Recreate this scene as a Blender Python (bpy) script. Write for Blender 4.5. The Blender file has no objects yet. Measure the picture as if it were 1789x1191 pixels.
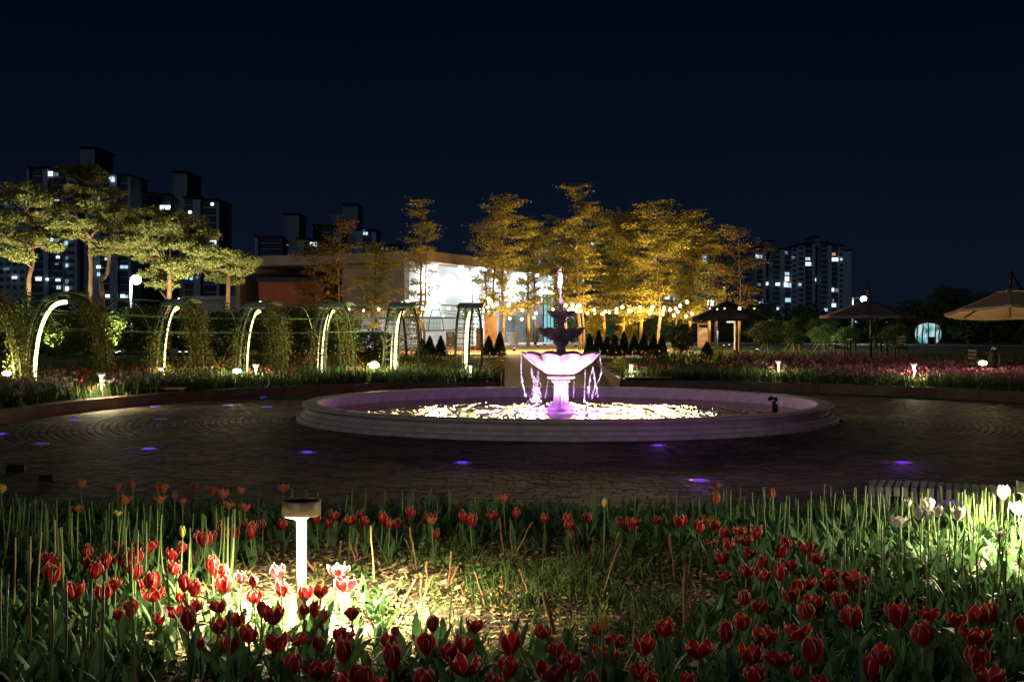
import bpy, math, random
import numpy as np
from mathutils import Vector, Matrix
R = random.Random(7)
NR = np.random.RandomState(11)
S = bpy.context.scene
C = S.collection
PI = math.pi
rad = math.radians

# ---------------------------------------------------------------- camera
F = 2020.0                       # focal length in photograph pixels (1789 wide)
CAMZ = 1.6
PITCH = math.atan(23.5 / F)
cam_d = bpy.data.cameras.new('camera')
cam = bpy.data.objects.new('camera', cam_d)
C.objects.link(cam)
cam.location = (0, 0, CAMZ)
cam.rotation_euler = (PI / 2 - PITCH, 0, 0)
cam_d.sensor_width = 36
cam_d.lens = F / 1789 * 36
cam_d.clip_start = 0.05
cam_d.clip_end = 4000
S.camera = cam

# ---------------------------------------------------------------- night sky, faint added fill sun, exposure
world = bpy.data.worlds.new('World')
S.world = world
world.use_nodes = True
nt = world.node_tree
bg = nt.nodes['Background']
tc = nt.nodes.new('ShaderNodeTexCoord')
sx = nt.nodes.new('ShaderNodeSeparateXYZ')
rp = nt.nodes.new('ShaderNodeValToRGB')
nt.links.new(tc.outputs['Generated'], sx.inputs[0])
nt.links.new(sx.outputs['Z'], rp.inputs[0])
nt.links.new(rp.outputs[0], bg.inputs[0])
cr = rp.color_ramp
cr.elements[0].position = 0.0
sn = nt.nodes.new('ShaderNodeTexNoise')
sn.inputs['Scale'].default_value = 2.2
sn.inputs['Detail'].default_value = 4
nt.links.new(tc.outputs['Generated'], sn.inputs['Vector'])
sm_ = nt.nodes.new('ShaderNodeMath')
sm_.operation = 'MULTIPLY_ADD'
sm_.inputs[1].default_value = .06
nt.links.new(sn.outputs['Fac'], sm_.inputs[0])
sa_ = nt.nodes.new('ShaderNodeMath')
sa_.operation = 'SUBTRACT'
sa_.inputs[1].default_value = .03
nt.links.new(sx.outputs['Z'], sm_.inputs[2])
nt.links.new(sm_.outputs[0], sa_.inputs[0])
nt.links.new(sa_.outputs[0], rp.inputs[0])
cr.elements[0].color = (0.0042, 0.0070, 0.0158, 1)
cr.elements[1].position = 0.9
cr.elements[1].color = (0.0003, 0.0006, 0.0022, 1)
for p_, c_ in ((0.06, (0.0032, 0.0061, 0.0155, 1)), (0.16, (0.0017, 0.0037, 0.0112, 1)), (0.30, (0.0007, 0.0016, 0.0056, 1))):
    e = cr.elements.new(p_)
    e.color = c_
bg.inputs[1].default_value = 1.0
sun_d = bpy.data.lights.new('facade_fill', 'SUN')  # sun lamp added as a fill so the dark tower fronts show
sun_d.energy = 0.19
sun_d.color = (0.62, 0.75, 1.0)
sun_d.angle = rad(8)
sun = bpy.data.objects.new('facade_fill', sun_d)
C.objects.link(sun)
sun.rotation_euler = (rad(62), 0, rad(-28))
S.view_settings.view_transform = 'Standard'
S.view_settings.look = 'None'
S.view_settings.exposure = 0.0
S.view_settings.gamma = 1.0
S.cycles.use_denoising = True
try:
    S.cycles.denoiser = 'OPENIMAGEDENOISE'
    S.cycles.denoising_input_passes = 'RGB_ALBEDO_NORMAL'
except Exception:
    pass
S.cycles.use_light_tree = True
S.cycles.max_bounces = 6
S.cycles.diffuse_bounces = 2
S.cycles.glossy_bounces = 3
S.cycles.transmission_bounces = 3
S.cycles.transparent_max_bounces = 10
S.cycles.sample_clamp_indirect = 4.0
S.cycles.sample_clamp_direct = 0.0

# ---------------------------------------------------------------- helpers
FW = np.array([0, math.cos(PITCH), -math.sin(PITCH)])
UP = np.array([0, math.sin(PITCH), math.cos(PITCH)])


def P(px, py, D):
    """world point seen at photo pixel (px, py), at ground distance D"""
    d = F * FW + (595.5 - py) * UP
    return Vector(((px - 894.5) / d[1] * D, D, CAMZ + d[2] / d[1] * D))


def PZ(px, py, z):
    d = F * FW + (595.5 - py) * UP
    D = (z - CAMZ) / (d[2] / d[1])
    return P(px, py, D)


def mat(name, col, rough=0.8, var=0.0, scale=6.0, metal=0.0, bump=0.0, emit=None, es=0.0, isl=0.0,
        trans=0.0, spec=0.3, hue2=None, bscale=None, samp=None, coat=0.0, world_co=False):
    m = bpy.data.materials.new(name)
    m.use_nodes = True
    t = m.node_tree
    b = t.nodes['Principled BSDF']
    b.inputs['Roughness'].default_value = rough
    b.inputs['Metallic'].default_value = metal
    b.inputs['Specular IOR Level'].default_value = spec
    b.inputs['Coat Weight'].default_value = coat
    c4 = (*col, 1)
    b.inputs['Base Color'].default_value = c4
    src = None
    if var > 0 or hue2:
        co = t.nodes.new('ShaderNodeTexCoord') if not world_co else t.nodes.new('ShaderNodeNewGeometry')
        n = t.nodes.new('ShaderNodeTexNoise')
        n.inputs['Scale'].default_value = scale
        n.inputs['Detail'].default_value = 6
        n.inputs['Roughness'].default_value = 0.65
        t.links.new(co.outputs['Position' if world_co else 'Object'], n.inputs['Vector'])
        r = t.nodes.new('ShaderNodeValToRGB')
        h2 = hue2 or tuple(x * (1 - var) for x in col)
        hi = tuple(min(1, x * (1 + var * .6)) for x in col)
        r.color_ramp.elements[0].position = 0.32
        r.color_ramp.elements[0].color = (*h2, 1)
        r.color_ramp.elements[1].position = 0.68
        r.color_ramp.elements[1].color = (*hi, 1)
        t.links.new(n.outputs['Fac'], r.inputs[0])
        src = r.outputs[0]
    if isl > 0:
        g0 = t.nodes.new('ShaderNodeNewGeometry')
        oi = t.nodes.new('ShaderNodeObjectInfo')
        g = t.nodes.new('ShaderNodeMath')
        g.operation = 'ADD'
        t.links.new(g0.outputs['Random Per Island'], g.inputs[0])
        t.links.new(oi.outputs['Random'], g.inputs[1])
        g2 = t.nodes.new('ShaderNodeMath')
        g2.operation = 'FRACT'
        t.links.new(g.outputs[0], g2.inputs[0])
        mr = t.nodes.new('ShaderNodeMapRange')
        mr.inputs['To Min'].default_value = 1 - isl
        mr.inputs['To Max'].default_value = 1 + isl
        t.links.new(g2.outputs[0], mr.inputs['Value'])
        hs = t.nodes.new('ShaderNodeHueSaturation')
        if src:
            t.links.new(src, hs.inputs['Color'])
        else:
            hs.inputs['Color'].default_value = c4
        t.links.new(mr.outputs[0], hs.inputs['Value'])
        mh = t.nodes.new('ShaderNodeMapRange')
        mh.inputs['To Min'].default_value = 0.5 - isl * .06
        mh.inputs['To Max'].default_value = 0.5 + isl * .06
        t.links.new(g2.outputs[0], mh.inputs['Value'])
        t.links.new(mh.outputs[0], hs.inputs['Hue'])
        src = hs.outputs[0]
    if src:
        t.links.new(src, b.inputs['Base Color'])
    if bump > 0:
        co2 = t.nodes.new('ShaderNodeTexCoord')
        n2 = t.nodes.new('ShaderNodeTexNoise')
        n2.inputs['Scale'].default_value = bscale or scale * 5
        n2.inputs['Detail'].default_value = 5
        t.links.new(co2.outputs['Object'], n2.inputs['Vector'])
        bp = t.nodes.new('ShaderNodeBump')
        bp.inputs['Strength'].default_value = bump
        bp.inputs['Distance'].default_value = 0.02
        t.links.new(n2.outputs['Fac'], bp.inputs['Height'])
        t.links.new(bp.outputs[0], b.inputs['Normal'])
    if emit:
        b.inputs['Emission Color'].default_value = (*emit, 1)
        b.inputs['Emission Strength'].default_value = es
    if trans > 0:
        tr = t.nodes.new('ShaderNodeBsdfTranslucent')
        tr.inputs[0].default_value = (*[min(1, x * 1.5) for x in col], 1)
        if src:
            t.links.new(src, tr.inputs[0])
        mx = t.nodes.new('ShaderNodeMixShader')
        mx.inputs[0].default_value = trans
        t.links.new(b.outputs[0], mx.inputs[1])
        t.links.new(tr.outputs[0], mx.inputs[2])
        t.links.new(mx.outputs[0], t.nodes['Material Output'].inputs[0])
    if samp:
        m.cycles.emission_sampling = samp
    return m


class MB:
    def __init__(s):
        s.v = []
        s.f = []
        s.m = []

    def add(s, vs, fs, mi=0):
        o = len(s.v)
        s.v += [tuple(v) for v in vs]
        s.f += [tuple(i + o for i in f) for f in fs]
        s.m += [mi] * len(fs)
        return s

    def box(s, x0, x1, y0, y1, z0, z1, mi=0, M=None):
        vs = [Vector((x, y, z)) for z in (z0, z1) for y in (y0, y1) for x in (x0, x1)]
        if M:
            vs = [M @ v for v in vs]
        return s.add(vs, [(0, 2, 3, 1), (4, 5, 7, 6), (0, 1, 5, 4), (2, 6, 7, 3), (0, 4, 6, 2), (1, 3, 7, 5)], mi)

    def bbox(s, x0, x1, y0, y1, z0, z1, b=0.01, mi=0, M=None):
        """box with a chamfered top"""
        vs = []
        for (i, z) in ((0, z0), (0, z1 - b), (b, z1)):
            vs += [Vector((x0 + i, y0 + i, z)), Vector((x1 - i, y0 + i, z)), Vector((x1 - i, y1 - i, z)), Vector((x0 + i, y1 - i, z))]
        if M:
            vs = [M @ v for v in vs]
        fs = [(3, 2, 1, 0), (8, 9, 10, 11)]
        for k in (0, 4):
            fs += [(k + j, k + (j + 1) % 4, k + 4 + (j + 1) % 4, k + 4 + j) for j in range(4)]
        return s.add(vs, fs, mi)

    def tube(s, pts, r, n=6, mi=0, cap=True):
        pts = [Vector(p) for p in pts]
        rs = r if isinstance(r, (list, tuple)) else [r] * len(pts)
        base = len(s.v)
        vs = []
        ref = None
        for i, p in enumerate(pts):
            d = (pts[min(i + 1, len(pts) - 1)] - pts[max(i - 1, 0)])
            if d.length < 1e-9:
                d = Vector((0, 0, 1))
            d.normalize()
            if ref is None:
                ref = Vector((1, 0, 0)) if abs(d.x) < .9 else Vector((0, 1, 0))
            a = d.cross(ref)
            if a.length < 1e-4:
                a = d.cross(Vector((0, 1, 0.3)))
            a.normalize()
            b2 = d.cross(a)
            ref = -b2 if False else ref
            for k in range(n):
                t = 2 * PI * k / n
                vs.append(p + a * (math.cos(t) * rs[i]) + b2 * (math.sin(t) * rs[i]))
        fs = []
        for i in range(len(pts) - 1):
            for k in range(n):
                fs.append((i * n + k, i * n + (k + 1) % n, (i + 1) * n + (k + 1) % n, (i + 1) * n + k))
        if cap:
            fs.append(tuple(range(n - 1, -1, -1)))
            fs.append(tuple((len(pts) - 1) * n + k for k in range(n)))
        return s.add(vs, fs, mi)

    def lathe(s, prof, n=24, mod=None, o=(0, 0, 0), mi=0, M=None, cap=True):
        vs = []
        for (r, z) in prof:
            for k in range(n):
                t = 2 * PI * k / n
                rr, zz = (r, z) if mod is None else mod(r, z, t)
                v = Vector((o[0] + rr * math.cos(t), o[1] + rr * math.sin(t), o[2] + zz))
                vs.append(M @ v if M else v)
        fs = []
        for i in range(len(prof) - 1):
            for k in range(n):
                fs.append((i * n + k, i * n + (k + 1) % n, (i + 1) * n + (k + 1) % n, (i + 1) * n + k))
        if cap:
            fs.append(tuple(range(n - 1, -1, -1)))
            fs.append(tuple((len(prof) - 1) * n + k for k in range(n)))
        return s.add(vs, fs, mi)

    def ball(s, c, r, n=8, m=5, mi=0, sc=(1, 1, 1)):
        pr = [(max(1e-4, math.sin(PI * i / m)) * r, -math.cos(PI * i / m) * r) for i in range(m + 1)]
        vs = []
        for (q, z) in pr:
            for k in range(n):
                t = 2 * PI * k / n
                vs.append((c[0] + q * math.cos(t) * sc[0], c[1] + q * math.sin(t) * sc[1], c[2] + z * sc[2]))
        fs = [(i * n + k, i * n + (k + 1) % n, (i + 1) * n + (k + 1) % n, (i + 1) * n + k) for i in range(m) for k in range(n)]
        return s.add(vs, fs, mi)

    def mesh(s, name, mats, smooth=False):
        me = bpy.data.meshes.new(name)
        me.from_pydata(s.v, [], s.f)
        for m in (mats if isinstance(mats, (list, tuple)) else [mats]):
            me.materials.append(m)
        if any(s.m):
            me.polygons.foreach_set('material_index', s.m)
        if smooth:
            me.polygons.foreach_set('use_smooth', [True] * len(s.f))
        me.update()
        return me

    def build(s, name, mats, parent=None, smooth=False, **tags):
        return ob(name, s.mesh(name, mats, smooth), parent, **tags)


def ob(name, data, parent=None, loc=None, rot=None, scale=None, label=None, cat=None, group=None, kind=None):
    o = bpy.data.objects.new(name, data)
    C.objects.link(o)
    if parent:
        o.parent = parent
    if loc is not None:
        o.location = loc
    if rot is not None:
        o.rotation_euler = rot
    if scale is not None:
        o.scale = scale if isinstance(scale, (tuple, list, Vector)) else (scale,) * 3
    if label:
        o['label'] = label
    if cat:
        o['category'] = cat
    if group:
        o['group'] = group
    if kind:
        o['kind'] = kind
    return o


def empty(name, loc, label, cat, group=None, rz=0, scale=None):
    o = ob(name, None, None, loc, (0, 0, rz), scale, label, cat, group)
    o.empty_display_size = .1
    return o


def copy_tree(o, parent=None):
    c = o.copy()
    C.objects.link(c)
    if parent:
        c.parent = parent
    for ch in list(o.children):
        copy_tree(ch, c)
    return c


def npmesh(name, verts, quads, mats, mi=None, nside=4):
    """fast mesh from numpy arrays: verts (N,3), quads (M,nside)"""
    me = bpy.data.meshes.new(name)
    nv, nf = len(verts), len(quads)
    me.vertices.add(nv)
    me.vertices.foreach_set('co', np.asarray(verts, dtype=np.float32).ravel())
    me.loops.add(nf * nside)
    me.loops.foreach_set('vertex_index', np.asarray(quads, dtype=np.int32).ravel())
    me.polygons.add(nf)
    me.polygons.foreach_set('loop_start', np.arange(0, nf * nside, nside, dtype=np.int32))
    me.polygons.foreach_set('loop_total', np.full(nf, nside, dtype=np.int32))
    for m in (mats if isinstance(mats, (list, tuple)) else [mats]):
        me.materials.append(m)
    if mi is not None:
        me.polygons.foreach_set('material_index', np.asarray(mi, dtype=np.int32))
    me.update(calc_edges=True)
    me.validate()
    return me


def cards(cen, L, Wd, dirs=None, tilt=None, fold=0.0):
    """leaf shaped quads (diamonds) at cen (N,3); L,Wd arrays or scalars; dirs (N,3) main axis"""
    n = len(cen)
    if dirs is None:
        dirs = NR.normal(size=(n, 3))
    dirs = dirs / (np.linalg.norm(dirs, axis=1, keepdims=True) + 1e-9)
    q = NR.normal(size=(n, 3))
    if tilt is not None:
        q = q * 0.45 + tilt
    side = np.cross(dirs, q)
    side /= (np.linalg.norm(side, axis=1, keepdims=True) + 1e-9)
    L = np.broadcast_to(np.asarray(L, dtype=float).reshape(-1, 1), (n, 1))
    Wd = np.broadcast_to(np.asarray(Wd, dtype=float).reshape(-1, 1), (n, 1))
    a = cen - dirs * L * .5
    b = cen + side * Wd * .5 + dirs * L * .05
    c = cen + dirs * L * .5
    d = cen - side * Wd * .5 + dirs * L * .05
    V = np.stack([a, b, c, d], axis=1).reshape(-1, 3)
    Q = np.arange(n * 4).reshape(n, 4)
    return V, Q


def blades(base, H, Wd, lean=0.12, heads=None):
    """grass blades: each 2 quads (tapering, leaning)"""
    n = len(base)
    H = np.broadcast_to(np.asarray(H, dtype=float).reshape(-1, 1), (n, 1))
    Wd = np.broadcast_to(np.asarray(Wd, dtype=float).reshape(-1, 1), (n, 1))
    a = NR.uniform(0, 2 * PI, n)
    sd = np.stack([np.cos(a), np.sin(a), np.zeros(n)], 1)
    ln = NR.normal(size=(n, 3)) * lean
    ln[:, 2] = 0
    up = np.array([[0, 0, 1.]])
    m = base + up * H * .55 + ln * H * .35
    t = base + up * H + ln * H
    V = np.stack([base - sd * Wd * .4, base + sd * Wd * .4, m - sd * Wd * .5, m + sd * Wd * .5, t - sd * Wd * .06, t + sd * Wd * .06], 1).reshape(-1, 3)
    i = np.arange(n)[:, None] * 6
    Q = np.concatenate([i + np.array([[0, 1, 3, 2]]), i + np.array([[2, 3, 5, 4]])], 0)
    return V, Q, t


def merge(parts):
    """parts: list of (V, Q, matindex) -> V, Q, mi"""
    Vs, Qs, Ms = [], [], []
    o = 0
    for V, Q, m in parts:
        Vs.append(V)
        Qs.append(Q + o)
        Ms.append(np.full(len(Q), m))
        o += len(V)
    return np.concatenate(Vs), np.concatenate(Qs), np.concatenate(Ms)


def lamp(name, kind, loc, watt, col, parent=None, size=0.03, rot=None, spot=None, blend=.5, target=None):
    l = bpy.data.lights.new(name, kind)
    l.energy = watt
    l.color = col
    if kind in ('POINT', 'SPOT'):
        l.shadow_soft_size = size
    if kind == 'SPOT':
        l.spot_size = spot or rad(80)
        l.spot_blend = blend
    o = bpy.data.objects.new(name, l)
    C.objects.link(o)
    o.location = loc
    if target is not None:
        o.rotation_euler = (Vector(target) - Vector(loc)).to_track_quat('-Z', 'Y').to_euler()
    elif rot:
        o.rotation_euler = rot
    if parent:
        o.parent = parent
    return o


# ---------------------------------------------------------------- materials
M = {}
M['soil'] = mat('soil', (0.05, 0.036, 0.024), .95, .5, 5, bump=.6, bscale=40)
M['lawn'] = mat('lawn', (0.045, 0.07, 0.02), .95, .4, 1.5, bump=.5, bscale=30)
M['paver'] = mat('paver', (0.125, 0.095, 0.072), .66, .55, .9, isl=.45, bump=.35, bscale=60, spec=.3, world_co=True)
M['mortar'] = mat('mortar', (0.05, 0.04, 0.035), .9, .3, 8)
M['curb'] = mat('curb', (0.16, 0.09, 0.07), .8, .35, 3, isl=.2, bump=.3)
M['stone'] = mat('rim_stone', (0.56, 0.49, 0.41), .6, .22, 5, bump=.3, bscale=70)
M['marble'] = mat('fountain_stone', (0.34, 0.28, 0.27), .45, .35, 7, bump=.35, bscale=45)
M['orange_path'] = mat('terrace_clay', (0.55, 0.36, 0.20), .85, .2, 1.5, bump=.2)
M['path'] = mat('path_paving', (0.15, 0.11, 0.08), .8, .25, 3, bump=.3)
M['white_wall'] = mat('white_render', (0.72, 0.74, 0.76), .7, .08, 1.2)
M['brown_wall'] = mat('brown_render', (0.30, 0.22, 0.14), .8, .15, 1.0, bump=.1)
M['brick_wall'] = mat('red_render', (0.32, 0.09, 0.04), .8, .2, 2)
M['fascia'] = mat('fascia', (0.28, 0.20, 0.12), .7, .15, 1)
M['beige'] = mat('beige_wall', (0.36, 0.32, 0.26), .8, .12, 1.5)
M['steel'] = mat('brushed_steel', (0.62, 0.60, 0.58), .38, .1, 20, metal=.7)
M['dark_metal'] = mat('dark_green_metal', (0.035, 0.05, 0.035), .45, .2, 10, metal=.3)
M['pipe'] = mat('green_pipe', (0.10, 0.15, 0.09), .4, .2, 8, metal=.3)
M['black'] = mat('black_plastic', (0.012, 0.012, 0.012), .6, .2, 10, spec=.12)
M['bed_leaf'] = mat('bed_leaf', (0.055, 0.08, 0.028), .65, isl=.5, trans=.25, spec=.2)
M['pole_white'] = mat('white_pole', (0.55, 0.58, 0.62), .5, .05, 5)
M['panel'] = mat('arch_panel', (0.40, 0.47, 0.38), .5, .2, 3, trans=.3)
M['bark'] = mat('bark', (0.13, 0.085, 0.05), .9, .5, 9, bump=.8, bscale=25)
M['pine_bark'] = mat('pine_bark', (0.11, 0.06, 0.04), .9, .5, 7, bump=.8, bscale=22)
M['tan_bark'] = mat('burlap_wrapped_trunk', (0.36, 0.22, 0.09), .9, .3, 12, bump=.5)
M['gold_leaf'] = mat('feathery_leaf', (0.27, 0.235, 0.042), .7, isl=.45, trans=.4)
M['sparse_leaf'] = mat('brown_leaf', (0.15, 0.10, 0.03), .7, isl=.4, trans=.4)
M['needle'] = mat('pine_needle', (0.17, 0.175, 0.065), .6, isl=.45, trans=.25)
M['shrub'] = mat('shrub_leaf', (0.055, 0.08, 0.018), .6, isl=.5, trans=.25)
M['green_shrub'] = mat('light_shrub_leaf', (0.10, 0.18, 0.05), .6, isl=.4, trans=.3)
M['yellow_shrub'] = mat('yellow_leaf', (0.38, 0.30, 0.05), .6, isl=.4, trans=.35)
M['arbor'] = mat('conifer_leaf', (0.03, 0.045, 0.013), .7, isl=.4)
M['vine'] = mat('vine_leaf', (0.17, 0.16, 0.035), .6, isl=.5, trans=.35)
M['far_tree'] = mat('far_foliage', (0.035, 0.055, 0.02), .8, isl=.5)
M['tulip_leaf'] = mat('tulip_leaf', (0.085, 0.165, 0.07), .62, .3, 12, trans=.22, spec=.22)
M['tulip_leaf2'] = mat('tulip_leaf_filler', (0.075, 0.15, 0.06), .62, isl=.4, trans=.25, spec=.2)
M['stem'] = mat('tulip_stem', (0.12, 0.19, 0.055), .5, .2, 8, spec=.4)
M['dry_stem'] = mat('dry_stem', (0.30, 0.26, 0.10), .7, .3, 8)
M['twig'] = mat('twig', (0.30, 0.17, 0.085), .85, .4, 20, bump=.5)
M['mulch'] = mat('straw_mulch', (0.40, 0.29, 0.16), .9, isl=.6)
M['grass'] = mat('grass', (0.08, 0.13, 0.035), .7, isl=.4, trans=.3)
M['pebble'] = mat('pebble', (0.45, 0.40, 0.33), .8, .3, 10)
M['canvas'] = mat('umbrella_canvas', (0.05, 0.034, 0.038), .85, .12, 5, trans=.08)
M['canvas2'] = mat('umbrella_canvas_beige', (0.24, 0.175, 0.145), .85, .12, 5, trans=.06)
M['canvas_lit'] = mat('umbrella_canvas_plum_lit', (0.16, 0.11, 0.115), .85, .12, 5, trans=.08)  # same plum canvas, light falling on the canopy put into a paler colour
M['wood'] = mat('wood_slat', (0.20, 0.11, 0.06), .7, .3, 6, bump=.2)
M['bench_slat'] = mat('painted_bench_slat', (0.40, 0.38, 0.34), .5, .15, 12)
M['pot'] = mat('white_pot', (0.75, 0.73, 0.70), .6, .05, 4)
M['apt'] = mat('apartment_wall', (0.36, 0.40, 0.46), .85, .1, .05)
M['apt2'] = mat('apartment_wall_dark', (0.20, 0.22, 0.26), .85, .1, .05)
M['aptroof'] = mat('apartment_roof', (0.03, 0.03, 0.035), .8)
M['aptwin'] = mat('dark_glass', (0.02, 0.025, 0.035), .6)
M['aptband'] = mat('balcony_glass', (0.045, 0.055, 0.07), .6)
def emi(name, col, s, samp='NONE'):
    return mat(name, (.02, .02, .02), .5, emit=col, es=s, samp=samp)
M['win_cool'] = emi('lit_window_cool', (.50, .80, 1.0), 1.0)
M['win_white'] = emi('lit_window_white', (.78, .90, 1.0), 1.9)
M['win_dim'] = emi('lit_window_dim', (.22, .42, .52), .45)
M['win_warm'] = emi('lit_window_warm', (1.0, .55, .25), .55)
M['bulb'] = emi('warm_bulb', (1.0, .73, .34), 9)
M['down'] = emi('downlight_lens', (.85, .93, 1.0), 14)
M['led'] = emi('led_strip', (1.0, .86, .28), 7.5, 'AUTO')
M['floorled'] = emi('floor_led', (.16, .02, 1.0), 1.2)
M['floorled2'] = emi('floor_led_blue', (.05, .05, 1.0), 1.0)
M['lens_white'] = emi('lamp_lens', (1, .95, .78), 5)
M['lens_cool'] = emi('street_lamp_lens', (.80, .92, 1.0), 30)
M['flood'] = emi('flood_lens', (1, .92, .55), 28)
M['uwled'] = emi('pool_light_lens', (.85, .75, 1.0), 6)
M['glow_inside'] = emi('lit_interior', (.92, .98, 1.0), 2.2, 'AUTO')
M['screen'] = None

# screen of the round light panel: teal and white patches
def screen_mat():
    m = bpy.data.materials.new('teal_light_panel')
    m.use_nodes = True
    t = m.node_tree
    b = t.nodes['Principled BSDF']
    co = t.nodes.new('ShaderNodeTexCoord')
    n = t.nodes.new('ShaderNodeTexNoise')
    n.inputs['Scale'].default_value = 1.6
    n.inputs['Detail'].default_value = 5
    r = t.nodes.new('ShaderNodeValToRGB')
    r.color_ramp.elements[0].position = .40
    r.color_ramp.elements[0].color = (.02, .35, .36, 1)
    r.color_ramp.elements[1].position = .60
    r.color_ramp.elements[1].color = (.75, .95, 1, 1)
    t.links.new(co.outputs['Object'], n.inputs['Vector'])
    t.links.new(n.outputs['Fac'], r.inputs[0])
    t.links.new(r.outputs[0], b.inputs['Emission Color'])
    b.inputs['Emission Strength'].default_value = .8
    b.inputs['Base Color'].default_value = (.02, .02, .02, 1)
    return m
M['screen'] = screen_mat()


def water_mat():
    m = bpy.data.materials.new('rippled_water')
    m.use_nodes = True
    t = m.node_tree
    t.nodes.remove(t.nodes['Principled BSDF'])
    out = t.nodes['Material Output']
    tp = t.nodes.new('ShaderNodeBsdfTransparent')
    tp.inputs[0].default_value = (.75, .82, .85, 1)
    gl = t.nodes.new('ShaderNodeBsdfGlossy')
    gl.inputs[0].default_value = (.55, .50, .42, 1)
    gl.inputs['Roughness'].default_value = .008
    fr = t.nodes.new('ShaderNodeFresnel')
    fr.inputs[0].default_value = 1.33
    mx = t.nodes.new('ShaderNodeMixShader')
    co = t.nodes.new('ShaderNodeTexCoord')
    mp = t.nodes.new('ShaderNodeMapping')
    mp.inputs['Scale'].default_value = (.62, .10, 1)
    n1 = t.nodes.new('ShaderNodeTexNoise')
    n1.inputs['Scale'].default_value = 9.0
    n1.inputs['Detail'].default_value = 2.2
    n1.inputs['Distortion'].default_value = .4
    t.links.new(co.outputs['Object'], mp.inputs[0])
    t.links.new(mp.outputs[0], n1.inputs['Vector'])
    bp = t.nodes.new('ShaderNodeBump')
    bp.inputs['Strength'].default_value = 1.0
    bp.inputs['Distance'].default_value = .036
    t.links.new(n1.outputs['Fac'], bp.inputs['Height'])
    t.links.new(bp.outputs[0], gl.inputs['Normal'])
    t.links.new(bp.outputs[0], fr.inputs['Normal'])
    t.links.new(fr.outputs[0], mx.inputs[0])
    t.links.new(tp.outputs[0], mx.inputs[1])
    t.links.new(gl.outputs[0], mx.inputs[2])
    # aerated water round the pedestal: bubbles scatter light
    ln = t.nodes.new('ShaderNodeVectorMath')
    ln.operation = 'DISTANCE'
    ln.inputs[1].default_value = (-.08, -.15, 0)
    t.links.new(co.outputs['Object'], ln.inputs[0])
    fr_ = t.nodes.new('ShaderNodeMapRange')
    fr_.inputs['From Min'].default_value = .5
    fr_.inputs['From Max'].default_value = 2.2
    fr_.inputs['To Min'].default_value = .95
    fr_.inputs['To Max'].default_value = 0
    t.links.new(ln.outputs['Value'], fr_.inputs['Value'])
    n2 = t.nodes.new('ShaderNodeTexNoise')
    n2.inputs['Scale'].default_value = 3.0
    n2.inputs['Detail'].default_value = 6
    t.links.new(mp.outputs[0], n2.inputs['Vector'])
    r2 = t.nodes.new('ShaderNodeMapRange')
    r2.inputs['From Min'].default_value = .36
    r2.inputs['From Max'].default_value = .60
    t.links.new(n2.outputs['Fac'], r2.inputs['Value'])
    mu = t.nodes.new('ShaderNodeMath')
    mu.operation = 'MULTIPLY'
    t.links.new(fr_.outputs[0], mu.inputs[0])
    t.links.new(r2.outputs[0], mu.inputs[1])
    df = t.nodes.new('ShaderNodeBsdfDiffuse')
    df.inputs[0].default_value = (.62, .60, .66, 1)
    mx2 = t.nodes.new('ShaderNodeMixShader')
    t.links.new(mu.outputs[0], mx2.inputs[0])
    t.links.new(mx.outputs[0], mx2.inputs[1])
    t.links.new(df.outputs[0], mx2.inputs[2])
    t.links.new(mx2.outputs[0], out.inputs[0])
    return m
M['water'] = water_mat()
M['foam'] = mat('falling_water', (.88, .88, .92), .25, trans=.5, spec=.6)


def petal_mat(name, body, edge, body2=None):
    m = bpy.data.materials.new(name)
    m.use_nodes = True
    t = m.node_tree
    b = t.nodes['Principled BSDF']
    at = t.nodes.new('ShaderNodeAttribute')
    at.attribute_name = 'rimness'
    n = t.nodes.new('ShaderNodeTexNoise')
    n.inputs['Scale'].default_value = 60
    co = t.nodes.new('ShaderNodeTexCoord')
    oi = t.nodes.new('ShaderNodeObjectInfo')
    t.links.new(co.outputs['Object'], n.inputs['Vector'])
    ad = t.nodes.new('ShaderNodeMath')
    ad.operation = 'MULTIPLY_ADD'
    ad.inputs[1].default_value = .35
    t.links.new(n.outputs['Fac'], ad.inputs[0])
    t.links.new(at.outputs['Fac'], ad.inputs[2])
    r = t.nodes.new('ShaderNodeValToRGB')
    r.color_ramp.elements[0].position = .58
    r.color_ramp.elements[0].color = (*body, 1)
    r.color_ramp.elements[1].position = .80
    r.color_ramp.elements[1].color = (*edge, 1)
    t.links.new(ad.outputs[0], r.inputs[0])
    hs = t.nodes.new('ShaderNodeHueSaturation')
    mr = t.nodes.new('ShaderNodeMapRange')
    mr.inputs['To Min'].default_value = .72
    mr.inputs['To Max'].default_value = 1.25
    t.links.new(oi.outputs['Random'], mr.inputs['Value'])
    t.links.new(mr.outputs[0], hs.inputs['Value'])
    t.links.new(r.outputs[0], hs.inputs['Color'])
    t.links.new(hs.outputs[0], b.inputs['Base Color'])
    b.inputs['Roughness'].default_value = .6
    b.inputs['Specular IOR Level'].default_value = .35
    tr = t.nodes.new('ShaderNodeBsdfTranslucent')
    t.links.new(hs.outputs[0], tr.inputs[0])
    mx = t.nodes.new('ShaderNodeMixShader')
    mx.inputs[0].default_value = .34
    t.links.new(b.outputs[0], mx.inputs[1])
    t.links.new(tr.outputs[0], mx.inputs[2])
    t.links.new(mx.outputs[0], t.nodes['Material Output'].inputs[0])
    return m
M['red_petal'] = petal_mat('red_petal', (.36, .009, .013), (.82, .46, .34))
M['white_petal'] = petal_mat('white_petal', (.80, .74, .66), (.85, .80, .74))
M['yellow_petal'] = petal_mat('yellow_petal', (.62, .52, .10), (.70, .62, .25))
M['coral_petal'] = petal_mat('coral_petal', (.50, .13, .07), (.60, .25, .14))
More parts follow.
